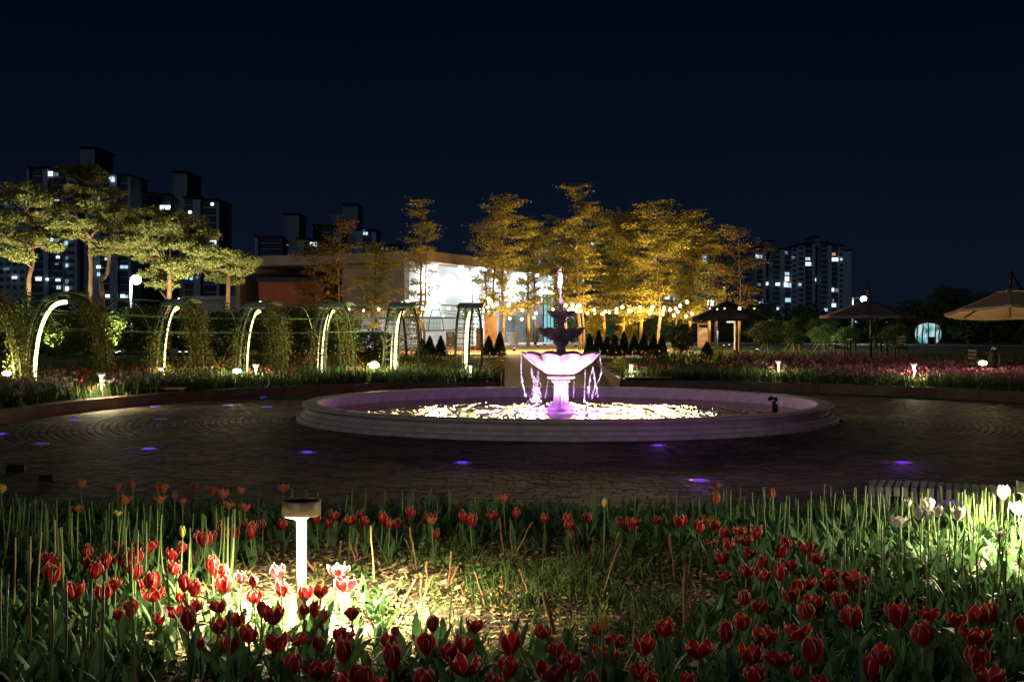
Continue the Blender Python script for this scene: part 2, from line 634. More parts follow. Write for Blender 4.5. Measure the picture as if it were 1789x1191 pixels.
M['pinkbed'] = mat('pink_blossom', (.25, .065, .14), .6, isl=.35, trans=.2)
M['yellowbed'] = mat('yellow_blossom', (.50, .36, .07), .6, isl=.35, trans=.2)
M['redbed'] = mat('red_blossom', (.30, .035, .02), .6, isl=.35, trans=.2)
M['palebed'] = mat('pale_blossom', (.30, .22, .19), .6, isl=.35, trans=.2)

# ================================================================ GROUND
def sm(t):
    t = max(0.0, min(1.0, t))
    return t * t * (3 - 2 * t)


def zfar(x, y):
    return .2 + .4 * sm((y - 30) / 10.5)


def zfront(x, y):
    return .02 + .18 * sm((9.7 - y) / 1.9) + .28 * sm((5.7 - y) / 3.2) + .015 * math.sin(x * 3.1 + y * 2.3) + .012 * math.sin(x * 6.7 - y * 5.1)


PC = Vector((.95, 20.9))
me = MB().add([(-3000, -300, -.35), (3000, -300, -.35), (3000, 3500, -.35), (-3000, 3500, -.35)], [(0, 1, 2, 3)])
me.build('ground', M['lawn'], kind='structure')

wall_px_left = [(-330, 806), (-160, 768), (0, 739), (120, 722), (250, 708), (380, 698), (500, 691), (600, 686), (740, 683), (876, 683)]
wall_px_right = [(1082, 681), (1200, 680), (1320, 682), (1420, 685), (1500, 689), (1640, 695), (1789, 702), (1960, 713), (2200, 735)]
WL = [PZ(a, b, 0).to_2d() for a, b in wall_px_left]
WR = [PZ(a, b, 0).to_2d() for a, b in wall_px_right]
WL = [Vector((-12.2, 9.5)), Vector((-12.4, 13.0))] + WL
WR = WR + [Vector((14.6, 17.0)), Vector((13.6, 12.5)), Vector((11.5, 9.6))]


def resample(pts, step):
    out = []
    for i in range(len(pts) - 1):
        n = max(1, int(round((pts[i + 1] - pts[i]).length / step)))
        for k in range(n):
            out.append(pts[i].lerp(pts[i + 1], k / n))
    out.append(pts[-1])
    return out


def smooth(pts, it=3):
    for _ in range(it):
        pts = [pts[0]] + [(pts[i - 1] + pts[i] * 2 + pts[i + 1]) / 4 for i in range(1, len(pts) - 1)] + [pts[-1]]
    return pts


WLs = smooth(resample(WL, .9), 6)
WRs = smooth(resample(WR, .9), 6)
NEAR = [Vector(p) for p in ((11.5, 9.2), (7, 9.3), (5.2, 8.9), (3.8, 8.75), (2.3, 8.8), (1.9, 9.75), (0, 9.85), (-2, 9.95), (-3.4, 10.3), (-5, 10.7), (-8, 10.4), (-12.2, 9.5))]
poly = WLs + WRs + NEAR
PV = [(p.x, p.y, -.025) for p in poly]
mb = MB().add([(PC.x, PC.y, -.025)] + PV, [(0, (i + 1) % len(PV) + 1, i + 1) for i in range(len(PV))])
plaza = mb.build('plaza', M['mortar'], kind='structure')


def inside(px, py, pl):
    r = np.zeros(len(px), bool)
    n = len(pl)
    for i in range(n):
        x1, y1 = pl[i].x, pl[i].y
        x2, y2 = pl[(i + 1) % n].x, pl[(i + 1) % n].y
        c = ((y1 > py) != (y2 > py))
        with np.errstate(divide='ignore', invalid='ignore'):
            xx = (x2 - x1) * (py - y1) / (y2 - y1 + 1e-12) + x1
        r ^= c & (px < xx)
    return r


# radial planting terrain beyond the kerb walls
def terrain(name, pts, lastdir_first, lastdir_last, m):
    offs = [0, .4, 1, 2, 3.5, 5.5, 8, 11, 15, 20, 30, 50, 90, 200, 600, 2400]
    vs, fs = [], []
    n = len(pts)
    for i, p in enumerate(pts):
        d = (p - PC).normalized()
        if lastdir_first:
            k = sm(1 - i / 6)
            d = (d * (1 - k) + Vector((0, 1)) * k).normalized()
        if lastdir_last:
            k = sm(1 - (n - 1 - i) / 6)
            d = (d * (1 - k) + Vector((0, 1)) * k).normalized()
        for o in offs:
            q = p + d * (o + .1)
            z = zfar(q.x, q.y) if q.y > 12 else .15
            z += .02 * math.sin(q.x * 2.1) * math.sin(q.y * 1.7) if 0 < o < 30 else 0
            vs.append((q.x, q.y, z - .01))
    k = len(offs)
    for i in range(n - 1):
        for j in range(k - 1):
            fs.append((i * k + j, (i + 1) * k + j, (i + 1) * k + j + 1, i * k + j + 1))
    return MB().add(vs, fs).build(name, m, smooth=True, kind='structure')


terrain('planting_ground_left', WLs, False, True, M['lawn'])
terrain('planting_ground_right', WRs, True, False, M['lawn'])

# kerb walls, one stone after another
def kerb(pts, label):
    e = empty('kerb_wall', (0, 0, 0), label, 'kerb wall')
    for i in range(len(pts) - 1):
        a, b = pts[i], pts[i + 1]
        d = b - a
        L = d.length
        Mx = Matrix.Translation((a.x, a.y, 0)) @ Matrix.Rotation(math.atan2(d.y, d.x), 4, 'Z')
        me_ = MB().bbox(.004, L - .004, -.02, .17, -.02, .235 + R.uniform(-.003, .003), .012).mesh('kerb_stone', M['curb'])
        ob('kerb_stone', me_, e).matrix_local = Mx
    return e


kerb(WLs, 'low dark red kerb wall curving round the plaza left of the centre path')
kerb(WRs, 'low dark brown kerb wall curving round the plaza right of the centre path')

# centre path and clay terrace
xl, xr = WLs[-1].x, WRs[0].x
pth = MB()
levels = [(28.2, 34.5, -.02), (34.5, 36.5, .14), (36.5, 38.6, .30), (38.6, 40.4, .46), (40.4, 43.2, .595)]
def zpath(y):
    return -.02 + .615 * sm((y - 31.5) / 9.0)


pthb = MB()
vs, fs = [], []
for k in range(41):
    y = 28.2 + 15 * k / 40
    vs += [(xl, y, zpath(y) - .03), (xr, y, zpath(y) - .03)]
    if k:
        fs.append((2 * k - 2, 2 * k - 1, 2 * k + 1, 2 * k))
pthb.add(vs, fs)
path = pthb.build('path', M['path'], kind='structure')
cnt = 0
tile = MB().bbox(0, .585, 0, .385, -.02, .0, .006).mesh('paving_slab', M['path'])
for j in range(37):
    y = 28.25 + j * .4
    nx = int((xr - xl) / .6)
    for i in range(nx):
        ob('paving_slab', tile, path, (xl + .04 + i * .6, y, zpath(y + .2) + .014 + R.uniform(-.002, .002)), (math.atan2(zpath(y + .4) - zpath(y), .4), 0, 0))
for side, x in (('left', xl - .17), ('right', xr + .02)):
    e = empty('path_edging', (0, 0, 0), 'low brown edging wall along the %s side of the centre path' % side, 'edging wall')
    for j in range(11):
        y = 29.6 + j * 1.15
        z = max(.0, zfar(0, y))
        MB().bbox(x, x + .15, y, y + 1.14, z - .5, z + .09, .01).build('edging_stone', M['curb'], e)
zt = .604
ter = MB().add([(-13, 43.0, zt), (5.2, 43.0, zt), (10.5, 66, zt), (12, 90, zt), (-13, 90, zt)], [(0, 1, 2, 3, 4)])
ter.build('terrace', M['orange_path'], kind='structure')
strip_a, strip_b = P(640, 600, 72), P(1300, 604, 62)
MB().add([(-12, 70, .612), (9, 80.5, .612), (30, 60.5, .612), (30, 58.4, .612), (9, 76, .612), (-12, 66.5, .612)], [(0, 5, 4, 1), (1, 4, 3, 2)]).build(
    'pale_walkway', mat('pale_walkway', (.62, .62, .6), .8, .1, 2), kind='structure')

# ---------------------------------------------------------------- pavers laid in rings
PCN = np.array([PC.x + .02, 21.13])
cx_, cy_, ang_ = [], [], []
r = 4.98
while r < 13.5:
    n = int(2 * PI * r / .215)
    a = (np.arange(n) + (.5 if int(r * 100) % 2 else 0)) * 2 * PI / n + r * .3
    cx_.append(PCN[0] + r * np.cos(a))
    cy_.append(PCN[1] + r * np.sin(a))
    ang_.append(a)
    r += .118
cx_, cy_, ang_ = map(np.concatenate, (cx_, cy_, ang_))
polyin = [p for p in poly]
ok = inside(cx_, cy_, polyin)
ok &= np.abs(cx_) < (cy_ * .46 + 1.0)
cx_, cy_, ang_ = cx_[ok], cy_[ok], ang_[ok]
order = np.argsort(cy_)
cx_, cy_, ang_ = cx_[order], cy_[order], ang_[order]
pvme = MB().bbox(-.052, .052, -.102, .102, -.03, .0, .004).mesh('paver', M['paver'])
vis = [i for i in range(len(cx_)) if abs(cx_[i]) < cy_[i] * .445 and 10.4 < cy_[i]][:290]
vs_ = set(vis)
for i in vis:
    ob('paver', pvme, plaza, (cx_[i], cy_[i], R.uniform(-.003, .003)), (R.uniform(-.012, .012), R.uniform(-.012, .012), ang_[i]))
rest = np.array([i for i in range(len(cx_)) if i not in vs_])
bx = np.array([v.co[:] for v in pvme.vertices])
bf = np.array([p.vertices[:] for p in pvme.polygons][1:])
c, s_ = np.cos(ang_[rest])[:, None], np.sin(ang_[rest])[:, None]
X = bx[None, :, 0] * c - bx[None, :, 1] * s_ + cx_[rest][:, None]
Y = bx[None, :, 0] * s_ + bx[None, :, 1] * c + cy_[rest][:, None]
Z = bx[None, :, 2] + NR.uniform(-.003, .003, (len(rest), 1)) + 0 * X
Z = Z + NR.uniform(-.02, .02, (len(rest), 1)) * (bx[None, :, 1])
Vp = np.stack([X, Y, Z], 2).reshape(-1, 3)
Qp = (bf[None] + (np.arange(len(rest)) * len(bx))[:, None, None]).reshape(-1, 4)
ob('paving', npmesh('paving', Vp, Qp, M['paver']), plaza, kind='stuff')

# ---------------------------------------------------------------- floor leds set into the paving
led_px = [(537, 789), (260, 783), (808, 807), (1222, 838), (1150, 777), (1577, 807), (130, 733), (272, 709), (300, 689), (280, 731),
          (398, 707), (460, 693), (466, 710), (2, 757), (70, 774), (1665, 876)]
names = ['below the left end of the pool rim', 'on the open paving at left', 'in front of the pool left of centre', 'nearest to the front tulip bed',
         'close in front of the pool right of centre', 'on the dark paving at right', 'near the left kerb wall', 'below the left bench, against the kerb',
         'just under the end of the left bench', 'faint, between the left bench and the open paving', 'between the left bench and the pool',
         'against the kerb left of the pool', 'right beside the left tip of the pool', 'at the left edge of the photo', 'faint, on the paving at the far left',
         'glowing under the slatted bench at right']
disc = MB().lathe([(.115, -.01), (.115, .008), (.09, .011)], 20).mesh('led_ring', M['steel'])
for q, (a, b) in enumerate(led_px):
    p = PZ(a, b, .012)
    e = empty('ground_light', (p.x, p.y, 0), 'violet ground light set in the paving, ' + names[q], 'ground light', 'violet ground lights in the paving')
    ob('housing', disc, e)
    blue = q in (7, 8, 11, 10, 12)
    faint = q in (9, 14)
    ml = M['floorled2'] if blue else M['floorled']
    MB().lathe([(.070, .0115), (.065, .0155), (.03, .017)], 20).build('lens', ml if not faint else emi('floor_led_faint', (.16, .02, 1), .35), e)
    lamp('glow', 'POINT', (0, 0, .22), .06 if faint else ((1.5 if a > 900 else .35) if b > 770 else .15), (.42, .08, 1) if not blue else (.15, .12, 1), e, .05)

# ================================================================ POOL
PX, PY = float(PCN[0]), float(PCN[1])
WZ = .075
pool = empty('fountain_pool', (PX, PY, 0), 'wide round pale stone pool with moulded rim round the fountain', 'pool')
prof = [(4.45, -.15), (4.45, .262), (4.47, .282), (4.69, .287), (4.73, .272), (4.735, .25), (4.72, .232), (4.66, .222), (4.645, .20), (4.645, .15), (4.66, .135),
        (4.715, .12), (4.74, .10), (4.74, .066), (4.755, .058), (4.82, .052), (4.83, .04), (4.83, -.02), (4.45, -.15)]
NS = 36
seg = MB()
nv = 7
a1 = 2 * PI / NS
vs, fs = [], []
for k in range(nv):
    t = a1 * (.002 + .996 * k / (nv - 1))
    for (r_, z_) in prof[:-1]:
        vs.append((r_ * math.cos(t), r_ * math.sin(t), z_))
m_ = len(prof) - 1
for k in range(nv - 1):
    for j in range(m_):
        fs.append((k * m_ + j, k * m_ + (j + 1) % m_, (k + 1) * m_ + (j + 1) % m_, (k + 1) * m_ + j))
fs.append(tuple(range(m_ - 1, -1, -1)))
fs.append(tuple((nv - 1) * m_ + j for j in range(m_)))
segme = MB().add(vs, fs).mesh('rim_stone', M['stone'])
for k in range(NS):
    ob('rim_stone', segme, pool, (0, 0, R.uniform(-.0015, .0015)), (0, 0, k * a1))
MB().lathe([(.001, -.10), (4.5, -.10)], 48, cap=False).build('pool_floor', mat('pool_floor', (.50, .46, .50), .5, .3, 3), pool)
wv = MB().lathe([(.001, 0), (1.5, 0), (3, 0), (4.46, 0)], 64, cap=False)
wat = wv.build('water', M['water'], kind='structure')
wat.location = (PX, PY, WZ)

# submerged spot lights around the pedestal
FX, FY = P(980, 700, PY).x, PY
spots = [(-.52, -.42, 'white violet light at the water surface left of the pedestal'), (.34, -.30, 'bluish light at the water surface right of the pedestal'),
         (.62, .35, 'violet light behind the pedestal at right'), (-.35, .60, 'violet light behind the pedestal at left'), (-1.15, .1, 'small pink light far left of the pedestal')]
for (dx, dy, lb) in spots:
    lk = 1 if dy < 0 else .55
    e = empty('pool_light', (FX + dx, FY + dy, -.1), lb, 'pool light', 'underwater lights round the pedestal')
    MB().lathe([(.04, 0), (.05, .02), (.05, .13), (.055, .15), (.055, .178)], 14).build('housing', M['steel'], e)
    MB().lathe([(.042, .179), (.035, .188), (.015, .192)], 14).build('lens', M['uwled'], e)
    if dx > -1:
        lamp('beam', 'SPOT', (0, 0, .22), 250, (1.0, .60, .90), e, .05, spot=rad(125), blend=.6, target=(-dx * .35, -dy * .35, 1.2))
        lamp('glow', 'POINT', (0, 0, .29), 34 * lk, (.55, .16, 1.0), e, .05)

# ---------------------------------------------------------------- fountain
fo = empty('tiered_fountain', (FX, FY, 0), 'three tiered stone fountain with shell shaped basins, lit pink from below', 'fountain')


def scal(n, amt, z0, z1, dz=.0, pw=1.0):
    def f(r_, z_, t):
        w = max(0, min(1, (z_ - z0) / (z1 - z0)))
        c_ = abs(math.cos(n * t / 2 + .3)) ** .55
        return r_ * (1 - amt * w * (1 - c_)), z_ + dz * w * (c_ - .6)
    return f


MB().lathe([(.24, -.1), (.24, .10), (.27, .11), (.27, .135), (.235, .15), (.21, .17), (.215, .19), (.19, .205)], 40).build('pedestal', M['marble'], fo, True)
col = MB()
def flute(r_, z_, t):
    return r_ * (1 - .11 * (0.5 + .5 * math.cos(14 * t)) ** 2), z_
col.lathe([(.155, .20), (.138, .24), (.130, .40), (.130, .56), (.138, .60)], 112, flute)
col.build('column', M['marble'], fo, True)
MB().lathe([(.15, .60), (.17, .615), (.17, .635), (.15, .648), (.15, .66), (.24, .672), (.255, .69), (.255, .715), (.235, .73), (.22, .742)], 48).build('capital', M['marble'], fo, True)
low = MB()
low.lathe([(.17, .742), (.24, .752), (.30, .78), (.42, .85), (.55, .93), (.65, 1.02), (.715, 1.10), (.735, 1.115), (.73, 1.135), (.70, 1.135), (.66, 1.09), (.50, .98), (.20, .92), (.001, .91)], 160,
          scal(10, .20, .70, .98, .07), cap=False)
low.build('lower_basin', M['marble'], fo, True)
MB().lathe([(.10, .91), (.115, .96), (.085, 1.0), (.085, 1.14), (.10, 1.16), (.085, 1.19), (.08, 1.26), (.095, 1.28), (.145, 1.31), (.15, 1.335), (.12, 1.36)], 40).build('middle_stem', M['marble'], fo, True)
MB().lathe([(.12, 1.355), (.20, 1.37), (.30, 1.42), (.37, 1.47), (.41, 1.535), (.455, 1.575), (.455, 1.59), (.43, 1.59), (.36, 1.53), (.15, 1.50), (.001, 1.50)], 144,
           scal(12, .20, 1.34, 1.50, .04), cap=False).build('middle_basin', M['marble'], fo, True)
MB().lathe([(.08, 1.49), (.085, 1.56), (.07, 1.60), (.07, 1.68), (.115, 1.70), (.115, 1.725), (.09, 1.74), (.09, 1.76)], 36).build('upper_stem', M['marble'], fo, True)
MB().lathe([(.08, 1.755), (.14, 1.77), (.19, 1.80), (.225, 1.845), (.27, 1.885), (.275, 1.90), (.255, 1.90), (.20, 1.86), (.10, 1.85), (.001, 1.85)], 96,
           scal(10, .18, 1.75, 1.86, .025), cap=False).build('upper_basin', M['marble'], fo, True)
MB().lathe([(.045, 1.85), (.05, 1.93), (.04, 1.97), (.055, 2.0), (.072, 2.03), (.06, 2.05), (.045, 2.08), (.02, 2.13), (.006, 2.16)], 20).build('finial', M['marble'], fo, True)
w = MB()
w.lathe([(.001, 1.09), (.63, 1.09)], 40, cap=False)
w.lathe([(.001, 1.565), (.39, 1.565)], 40, cap=False)
w.lathe([(.001, 1.882), (.23, 1.882)], 40, cap=False)
w.build('basin_water', M['foam'], fo)
lamp('basin_glow', 'POINT', (.20, .25, 1.61), 2.2, (.75, .2, 1.0), fo, .03)
lamp('basin_glow', 'POINT', (.12, .14, 1.93), 1.2, (1.0, .55, .85), fo, .03)
lamp('basin_glow', 'POINT', (.05, -.14, 2.42), 20, (1.0, .62, .85), fo, .03)
lamp('basin_glow', 'POINT', (-.4, .3, 1.13), 1.2, (.75, .2, 1.0), fo, .03)

# water jet and falling strands, made of drops and ropes of water
def drops(name, path, spread, n, size, stretch, label, cat, group=None, rope=0):
    mb = MB()
    pts = [Vector(p) for p in path]
    for _ in range(2):
        if len(pts) > 2:
            pts = [pts[0]] + [q_ for i_ in range(len(pts) - 1) for q_ in (pts[i_].lerp(pts[i_ + 1], .25), pts[i_].lerp(pts[i_ + 1], .75))] + [pts[-1]]
    ls = [0]
    for i in range(len(pts) - 1):
        ls.append(ls[-1] + (pts[i + 1] - pts[i]).length)
    for k in range(n):
        t = R.random() * ls[-1]
        i = max(j for j in range(len(ls) - 1) if ls[j] <= t)
        p = pts[i].lerp(pts[i + 1], (t - ls[i]) / max(1e-6, ls[i + 1] - ls[i]))
        w_ = spread * (.2 + .8 * t / ls[-1])
        p = p + Vector((R.gauss(0, w_), R.gauss(0, w_), R.gauss(0, .01)))
        q = size * R.uniform(.5, 1.4)
        mb.ball(p, q, 5, 4, sc=(1, 1, stretch * R.uniform(.6, 1.4)))
    if rope:
        pp = []
        for i in range(len(pts) - 1):
            for j in range(6):
                p = pts[i].lerp(pts[i + 1], j / 6)
                pp.append(p + Vector((R.gauss(0, rope * .5), R.gauss(0, rope * .5), 0)))
        mb.tube(pp, [rope * R.choice((.25, .4, .5, .6, .9)) * .62 for _ in pp], 5)
    return mb.build(name, M['foam'], None, True, label=label, cat=cat, group=group)


jb = Vector((FX, FY, 2.15))
drops('water_jet', [jb + Vector((-.01, 0, -.02)), jb + Vector((-.02, 0, .22)), jb + Vector((-.03, 0, .48))], .018, 420, .010, 2.0,
      'pink lit plume of water spraying up from the top of the fountain', 'water jet')
jt = bpy.data.objects['water_jet']
extra = MB()
for k in range(520):
    z = R.uniform(.16, .53)
    wd = .058 * math.sin(PI * min(1, max(0, (z - .08) / .50))) ** .6
    a = R.uniform(0, 2 * PI)
    q = wd * math.sqrt(R.random())
    extra.ball((jb.x - .03 + q * math.cos(a), jb.y + q * math.sin(a), jb.z + z), R.uniform(.006, .014), 5, 4, sc=(1, 1, 2.0))
extra.build('spray', M['foam'], jt, True)


def FP(zx, zy, dy):
    """fountain close-up pixel (4.108x crop at 860,450) -> world point dy in front of/behind the axis"""
    return P(860 + zx / 4.108, 450 + zy / 4.108, FY + dy)


st = [([(208, 700), (206, 850), (222, 910), (240, 1000)], 0, .010, 60, .009, 'leftmost strand of water falling from the lower basin rim'),
      ([(278, 790), (300, 880), (318, 960), (330, 1035)], -.3, .045, 120, .0, 'broken spray of drops falling left of the pedestal'),
      ([(330, 815), (325, 900), (310, 960), (296, 1030)], -.45, .05, 120, .0, 'wide splash of drops above the bright pool light'),
      ([(402, 880), (388, 950), (380, 1010)], -.5, .012, 30, .006, 'short bluish strand just left of the pedestal'),
      ([(586, 880), (585, 940), (585, 1005)], -.5, .008, 22, .003, 'thin strand just right of the pedestal'),
      ([(668, 810), (664, 900), (663, 1030)], -.3, .006, 40, .009, 'straight bright strand right of the pedestal'),
      ([(722, 780), (735, 860), (748, 930), (760, 1000)], -.15, .014, 50, .007, 'slanting strand falling from the right part of the basin'),
      ([(722, 790), (700, 870), (692, 940), (694, 1000)], .1, .014, 40, .004, 'thin looping strand inside the right group of strands'),
      ([(772, 700), (788, 820), (760, 890), (738, 930), (715, 1010)], 0, .010, 60, .009, 'rightmost strand curling down from the basin rim'),
      ([(302, 515), (290, 545), (275, 600)], -.05, .006, 26, .005, 'golden dripping strand at the left lip of the middle basin'),
      ([(312, 520), (305, 560), (308, 605)], -.05, .006, 26, .006, 'second golden drip at the left lip of the middle basin'),
      ([(330, 520), (328, 640)], -.1, .004, 16, .002, 'hair thin strand under the left side of the middle basin'),
      ([(592, 390), (598, 430), (590, 470)], 0, .006, 22, .003, 'fine drips at the right lip of the upper basin'),
      ([(358, 390), (355, 500)], 0, .004, 16, .002, 'fine drips at the left lip of the upper basin'),
      ([(637, 520), (622, 575), (626, 650)], 0, .006, 18, .002, 'fine drips at the right lip of the middle basin')]
for (pp, dy, sp, n, rope, lb) in st:
    drops('water_strand', [FP(a, b, dy) for a, b in pp], sp, n, .008, 2.2, lb, 'falling water', 'strands of water falling in the fountain', rope)
for (zx, zy, dy, lb) in ((295, 1045, -.55, 'white splash of drops over the left pool light'), (612, 1045, -.5, 'pale splash beside the right pool light')):
    mb = MB()
    c_ = FP(zx, zy, dy)
    for k in range(150):
        h = abs(R.gauss(0, .07))
        mb.ball((c_.x + R.gauss(0, .07), c_.y + R.gauss(0, .07), WZ + h), R.uniform(.004, .010), 5, 3)
    mb.build('splash', M['foam'], None, True, label=lb, cat='splash', kind='stuff')

# inlet pipe standing in the pool at right
p = PZ(1352, 722, WZ)
e = empty('inlet_pipe', (p.x, p.y, 0), 'dark upright water inlet pipe with a bent hood in the pool at right', 'pipe')
MB().tube([(0, 0, -.08), (0, 0, .30)], .035, 10).tube([(.05, .01, -.08), (.055, .0, .25)], .016, 8).build('riser', M['black'], e)
MB().tube([(.06, 0, .30), (.03, 0, .345), (-.04, 0, .35), (-.10, 0, .315)], [.022, .04, .045, .03], 10).build('hood', M['black'], e, True)
MB().bbox(-.13, .05, -.07, .07, -.09, .10, .01).build('pump_base', M['black'], e)

# ================================================================ PAVILION
A = P(715, 604, 62)
B = P(968, 598, 80)
zt0, ztop = .6, 5.15
A2, B2 = Vector((A.x, A.y)), Vector((B.x, B.y))
dF = (B2 - A2)
LF = dF.length
dF.normalize()
nF = Vector((dF.y, -dF.x))          # towards the camera side
if nF.y > 0:
    nF = -nF
rotF = math.atan2(dF.y, dF.x)
MF = Matrix.Translation((A.x, A.y, 0)) @ Matrix.Rotation(rotF, 4, 'Z')      # x along facade, y into building
MFi = MF.inverted()


def fpos(px, py):
    """photo pixel -> (x along facade, z) on the facade plane"""
    d = (F * FW + (595.5 - py) * UP)
    ray = Vector(((px - 894.5) / d[1], 1, d[2] / d[1]))
    n3 = Vector((nF.x, nF.y, 0))
    t = (Vector((A.x, A.y, 0)) - Vector((0, 0, CAMZ))).dot(n3) / ray.dot(n3)
    q = MFi @ (Vector((0, 0, CAMZ)) + ray * t)
    return q.x, q.z


pav = empty('pavilion', (0, 0, 0), 'long modern pavilion with floodlit white front and brown side wall behind the trees', 'building')
MB().box(.0, LF, 0, .3, zt0 - .1, 5.08, M=MF).build('front_wall', M['white_wall'], pav)
Ls = P(598, 604, 64)
dS = Vector((Ls.x - A.x, Ls.y - A.y)); LS = dS.length
MS = Matrix.Translation((A.x, A.y, 0)) @ Matrix.Rotation(math.atan2(dS.y, dS.x), 4, 'Z')
MB().box(.02, LS, -.3, 0, zt0 - .1, 5.06, M=MS).build('side_wall', M['brown_wall'], pav)
MB().box(-.35, LF + .4, -1.3, 12, 5.09, 5.65, M=MF).box(-.1, LS + .5, -8, .55, 5.10, 5.63, M=MS).build('roof', M['fascia'], pav)
MB().box(.3, LF, 11.5, 11.8, .5, 5.08, M=MF).build('rear_wall', M['brown_wall'], pav)
# dark lower wall, glass doors, lit opening
x0, z0 = fpos(872, 528); x1, _ = fpos(947, 598)
MB().box(x0, x1, -.03, -.004, .6, z0, M=MF).build('grey_wall_panel', mat('grey_cladding', (.20, .20, .21), .7, .1, 1), pav)
x0, zt_ = fpos(826, 500); x1, _ = fpos(854, 598)
f_ = MB().box(x0 - .08, x0, -.06, -.005, .6, zt_, M=MF).box(x1, x1 + .08, -.06, -.005, .6, zt_, M=MF).box(x0 - .08, x1 + .08, -.06, -.005, zt_, zt_ + .08, M=MF).build('lit_doorway', M['beige'], pav)
MB().box(x0, x1, -.03, -.006, .62, zt_, M=MF).build('pane', M['glow_inside'], f_)
MB().box((x0 + x1) / 2 - .04, (x0 + x1) / 2 + .04, -.06, -.032, .62, zt_, M=MF).build('mullion', M['beige'], f_)
x0, zt_ = fpos(949, 514); x1, _ = fpos(966, 598)
f_ = MB().box(x0 - .1, x0, -.06, -.005, .6, zt_, M=MF).box(x1, x1 + .1, -.06, -.005, .6, zt_, M=MF).build('glass_door', M['black'], pav)
MB().box(x0, x1, -.03, -.006, .62, zt_, M=MF).build('pane', emi('teal_lit_glass', (.30, .80, .80), .8), f_)
for k in (1, 2):
    xm = x0 + (x1 - x0) * k / 3
    MB().box(xm - .04, xm + .04, -.06, -.032, .62, zt_, M=MF).build('mullion', M['black'], f_)
x0, zt_ = fpos(736, 552); x1, zb_ = fpos(770, 577)
f_ = MB().box(x0, x1, -.02, -.004, zb_, zt_, M=MF).build('window', mat('grey_pane', (.30, .33, .36), .3), pav)
for k in range(1, 6):
    xm = x0 + (x1 - x0) * k / 6
    MB().box(xm - .015, xm + .015, -.04, -.021, zb_, zt_, M=MF).build('mullion', M['steel'], f_)
for k in (1, 2):
    zm = zb_ + (zt_ - zb_) * k / 3
    MB().box(x0, x1, -.036, -.0215, zm - .015, zm + .015, M=MF).build('transom', M['steel'], f_)
# soffit lights
for k, (a, s) in enumerate(((741, .6), (785, 1.2), (827, 1.0), (842, .4), (864, .4), (895, .9), (920, 1.2), (943, .6), (958, 1.0))):
    xx, _ = fpos(a, 470)
    c_ = MF @ Vector((xx, -.75, 5.03))
    dl = MB().lathe([(.12, 0), (.12, .06)], 12, o=c_).build('downlight', M['steel'], pav)
    MB().ball((c_.x, c_.y, c_.z - .03), .10 * s + .03, 8, 5).build('lens', M['down'], dl)
    lamp('beam', 'SPOT', c_ + Vector((0, 0, -.14)), 850 * s, (.80, .91, 1.0), pav, .08, spot=rad(130), blend=.8, target=MF @ Vector((xx, -.15, 2.6)))
for k, (a, b) in enumerate(((748, 508), (820, 470), (907, 488), (974, 501))):
    xx, zz = fpos(a, b)
    c_ = MF @ Vector((xx, -.25, zz))
    fl = MB().box(-.12, .12, -.1, .1, -.12, .12, M=Matrix.Translation(c_)).build('wall_light', M['steel'], pav)
    c2 = MF @ Vector((xx, -.45, zz))
    MB().ball((c2.x, c2.y, c2.z), .09, 8, 5).build('lens', M['down'], fl)
    lamp('beam', 'POINT', MF @ Vector((xx, -.7, zz)), 260, (.80, .91, 1.0), pav, .1)

# louvred screen in front of the side wall
p0, p1 = P(620, 600, 59), P(716, 600, 59)
scr = empty('louvred_screen', (p0.x, p0.y, .6), 'pale horizontal slat screen lit white, left of the pavilion front', 'screen')
Ws = p1.x - p0.x
sl = MB().bbox(0, Ws, -.03, .03, 0, .05, .004).mesh('slat', M['pole_white'])
for k in range(17):
    ob('slat', sl, scr, (0, 0, .12 + k * .103))
for k in range(5):
    MB().box(-.03, .03, .035, .09, 0, 1.95).build('post', M['steel'], scr).location = (k * Ws / 4, 0, 0)
lamp('screen_light', 'POINT', (Ws * .45, -1.3, .25), 110, (.9, .95, 1), scr, .1)
MB().bbox(-.3, Ws * .97, -1.6, -1.0, -.05, .05, .01).build('plinth', M['white_wall'], scr)
# notice board beside the wall, dark with pale unreadable lines
p = P(787, 598, 60.5)
nb = empty('notice_board', (p.x, p.y, .6), 'dark brown notice board with pale lines standing before the pavilion', 'notice board')
MB().bbox(-.22, .22, -.04, .04, 0, .78, .01).build('board', M['wood'], nb)
mbk = MB()
for z_, w_, h_ in ((.70, .10, .012), (.62, .12, .035), (.55, .085, .014), (.51, .075, .014), (.10, .05, .05)):
    mbk.box(-w_, w_, -.046, -.041, z_, z_ + h_)
mbk.build('printed_lines', M['pot'], nb)
# low buildings at left
p = P(452, 600, 66)
lb1 = empty('red_annex', (p.x, p.y, 0), 'low dark red building between the small pine and the pavilion', 'building')
MB().box(0, 3.7, 0, 8, .3, 4.2).build('wall', M['brick_wall'], lb1)
MB().box(-.1, 3.8, -.15, 8.2, 4.2, 4.45).build('roof', M['aptroof'], lb1)
MB().box(.4, 3.2, -.02, -.004, .6, 2.3).build('shutter', mat('shutter', (.20, .08, .04), .6, .1, 3), lb1)
for k in range(5):
    MB().box(.4, 3.2, -.04, -.021, .75 + k * .3, .77 + k * .3).build('rib', M['brick_wall'], lb1)
p = P(322, 600, 70)
lb2 = empty('beige_annex', (p.x, p.y, 0), 'low beige flat roofed building behind the second lit arch and the pine', 'building')
MB().box(0, 4.4, 0, 9, .3, 3.3).build('wall', M['beige'], lb2)
MB().box(-.15, 4.5, -.2, 9.2, 3.3, 3.5).build('roof', M['beige'], lb2)
MB().box(.8, 3.6, -.02, -.004, 1.6, 2.5).build('window', M['aptwin'], lb2)
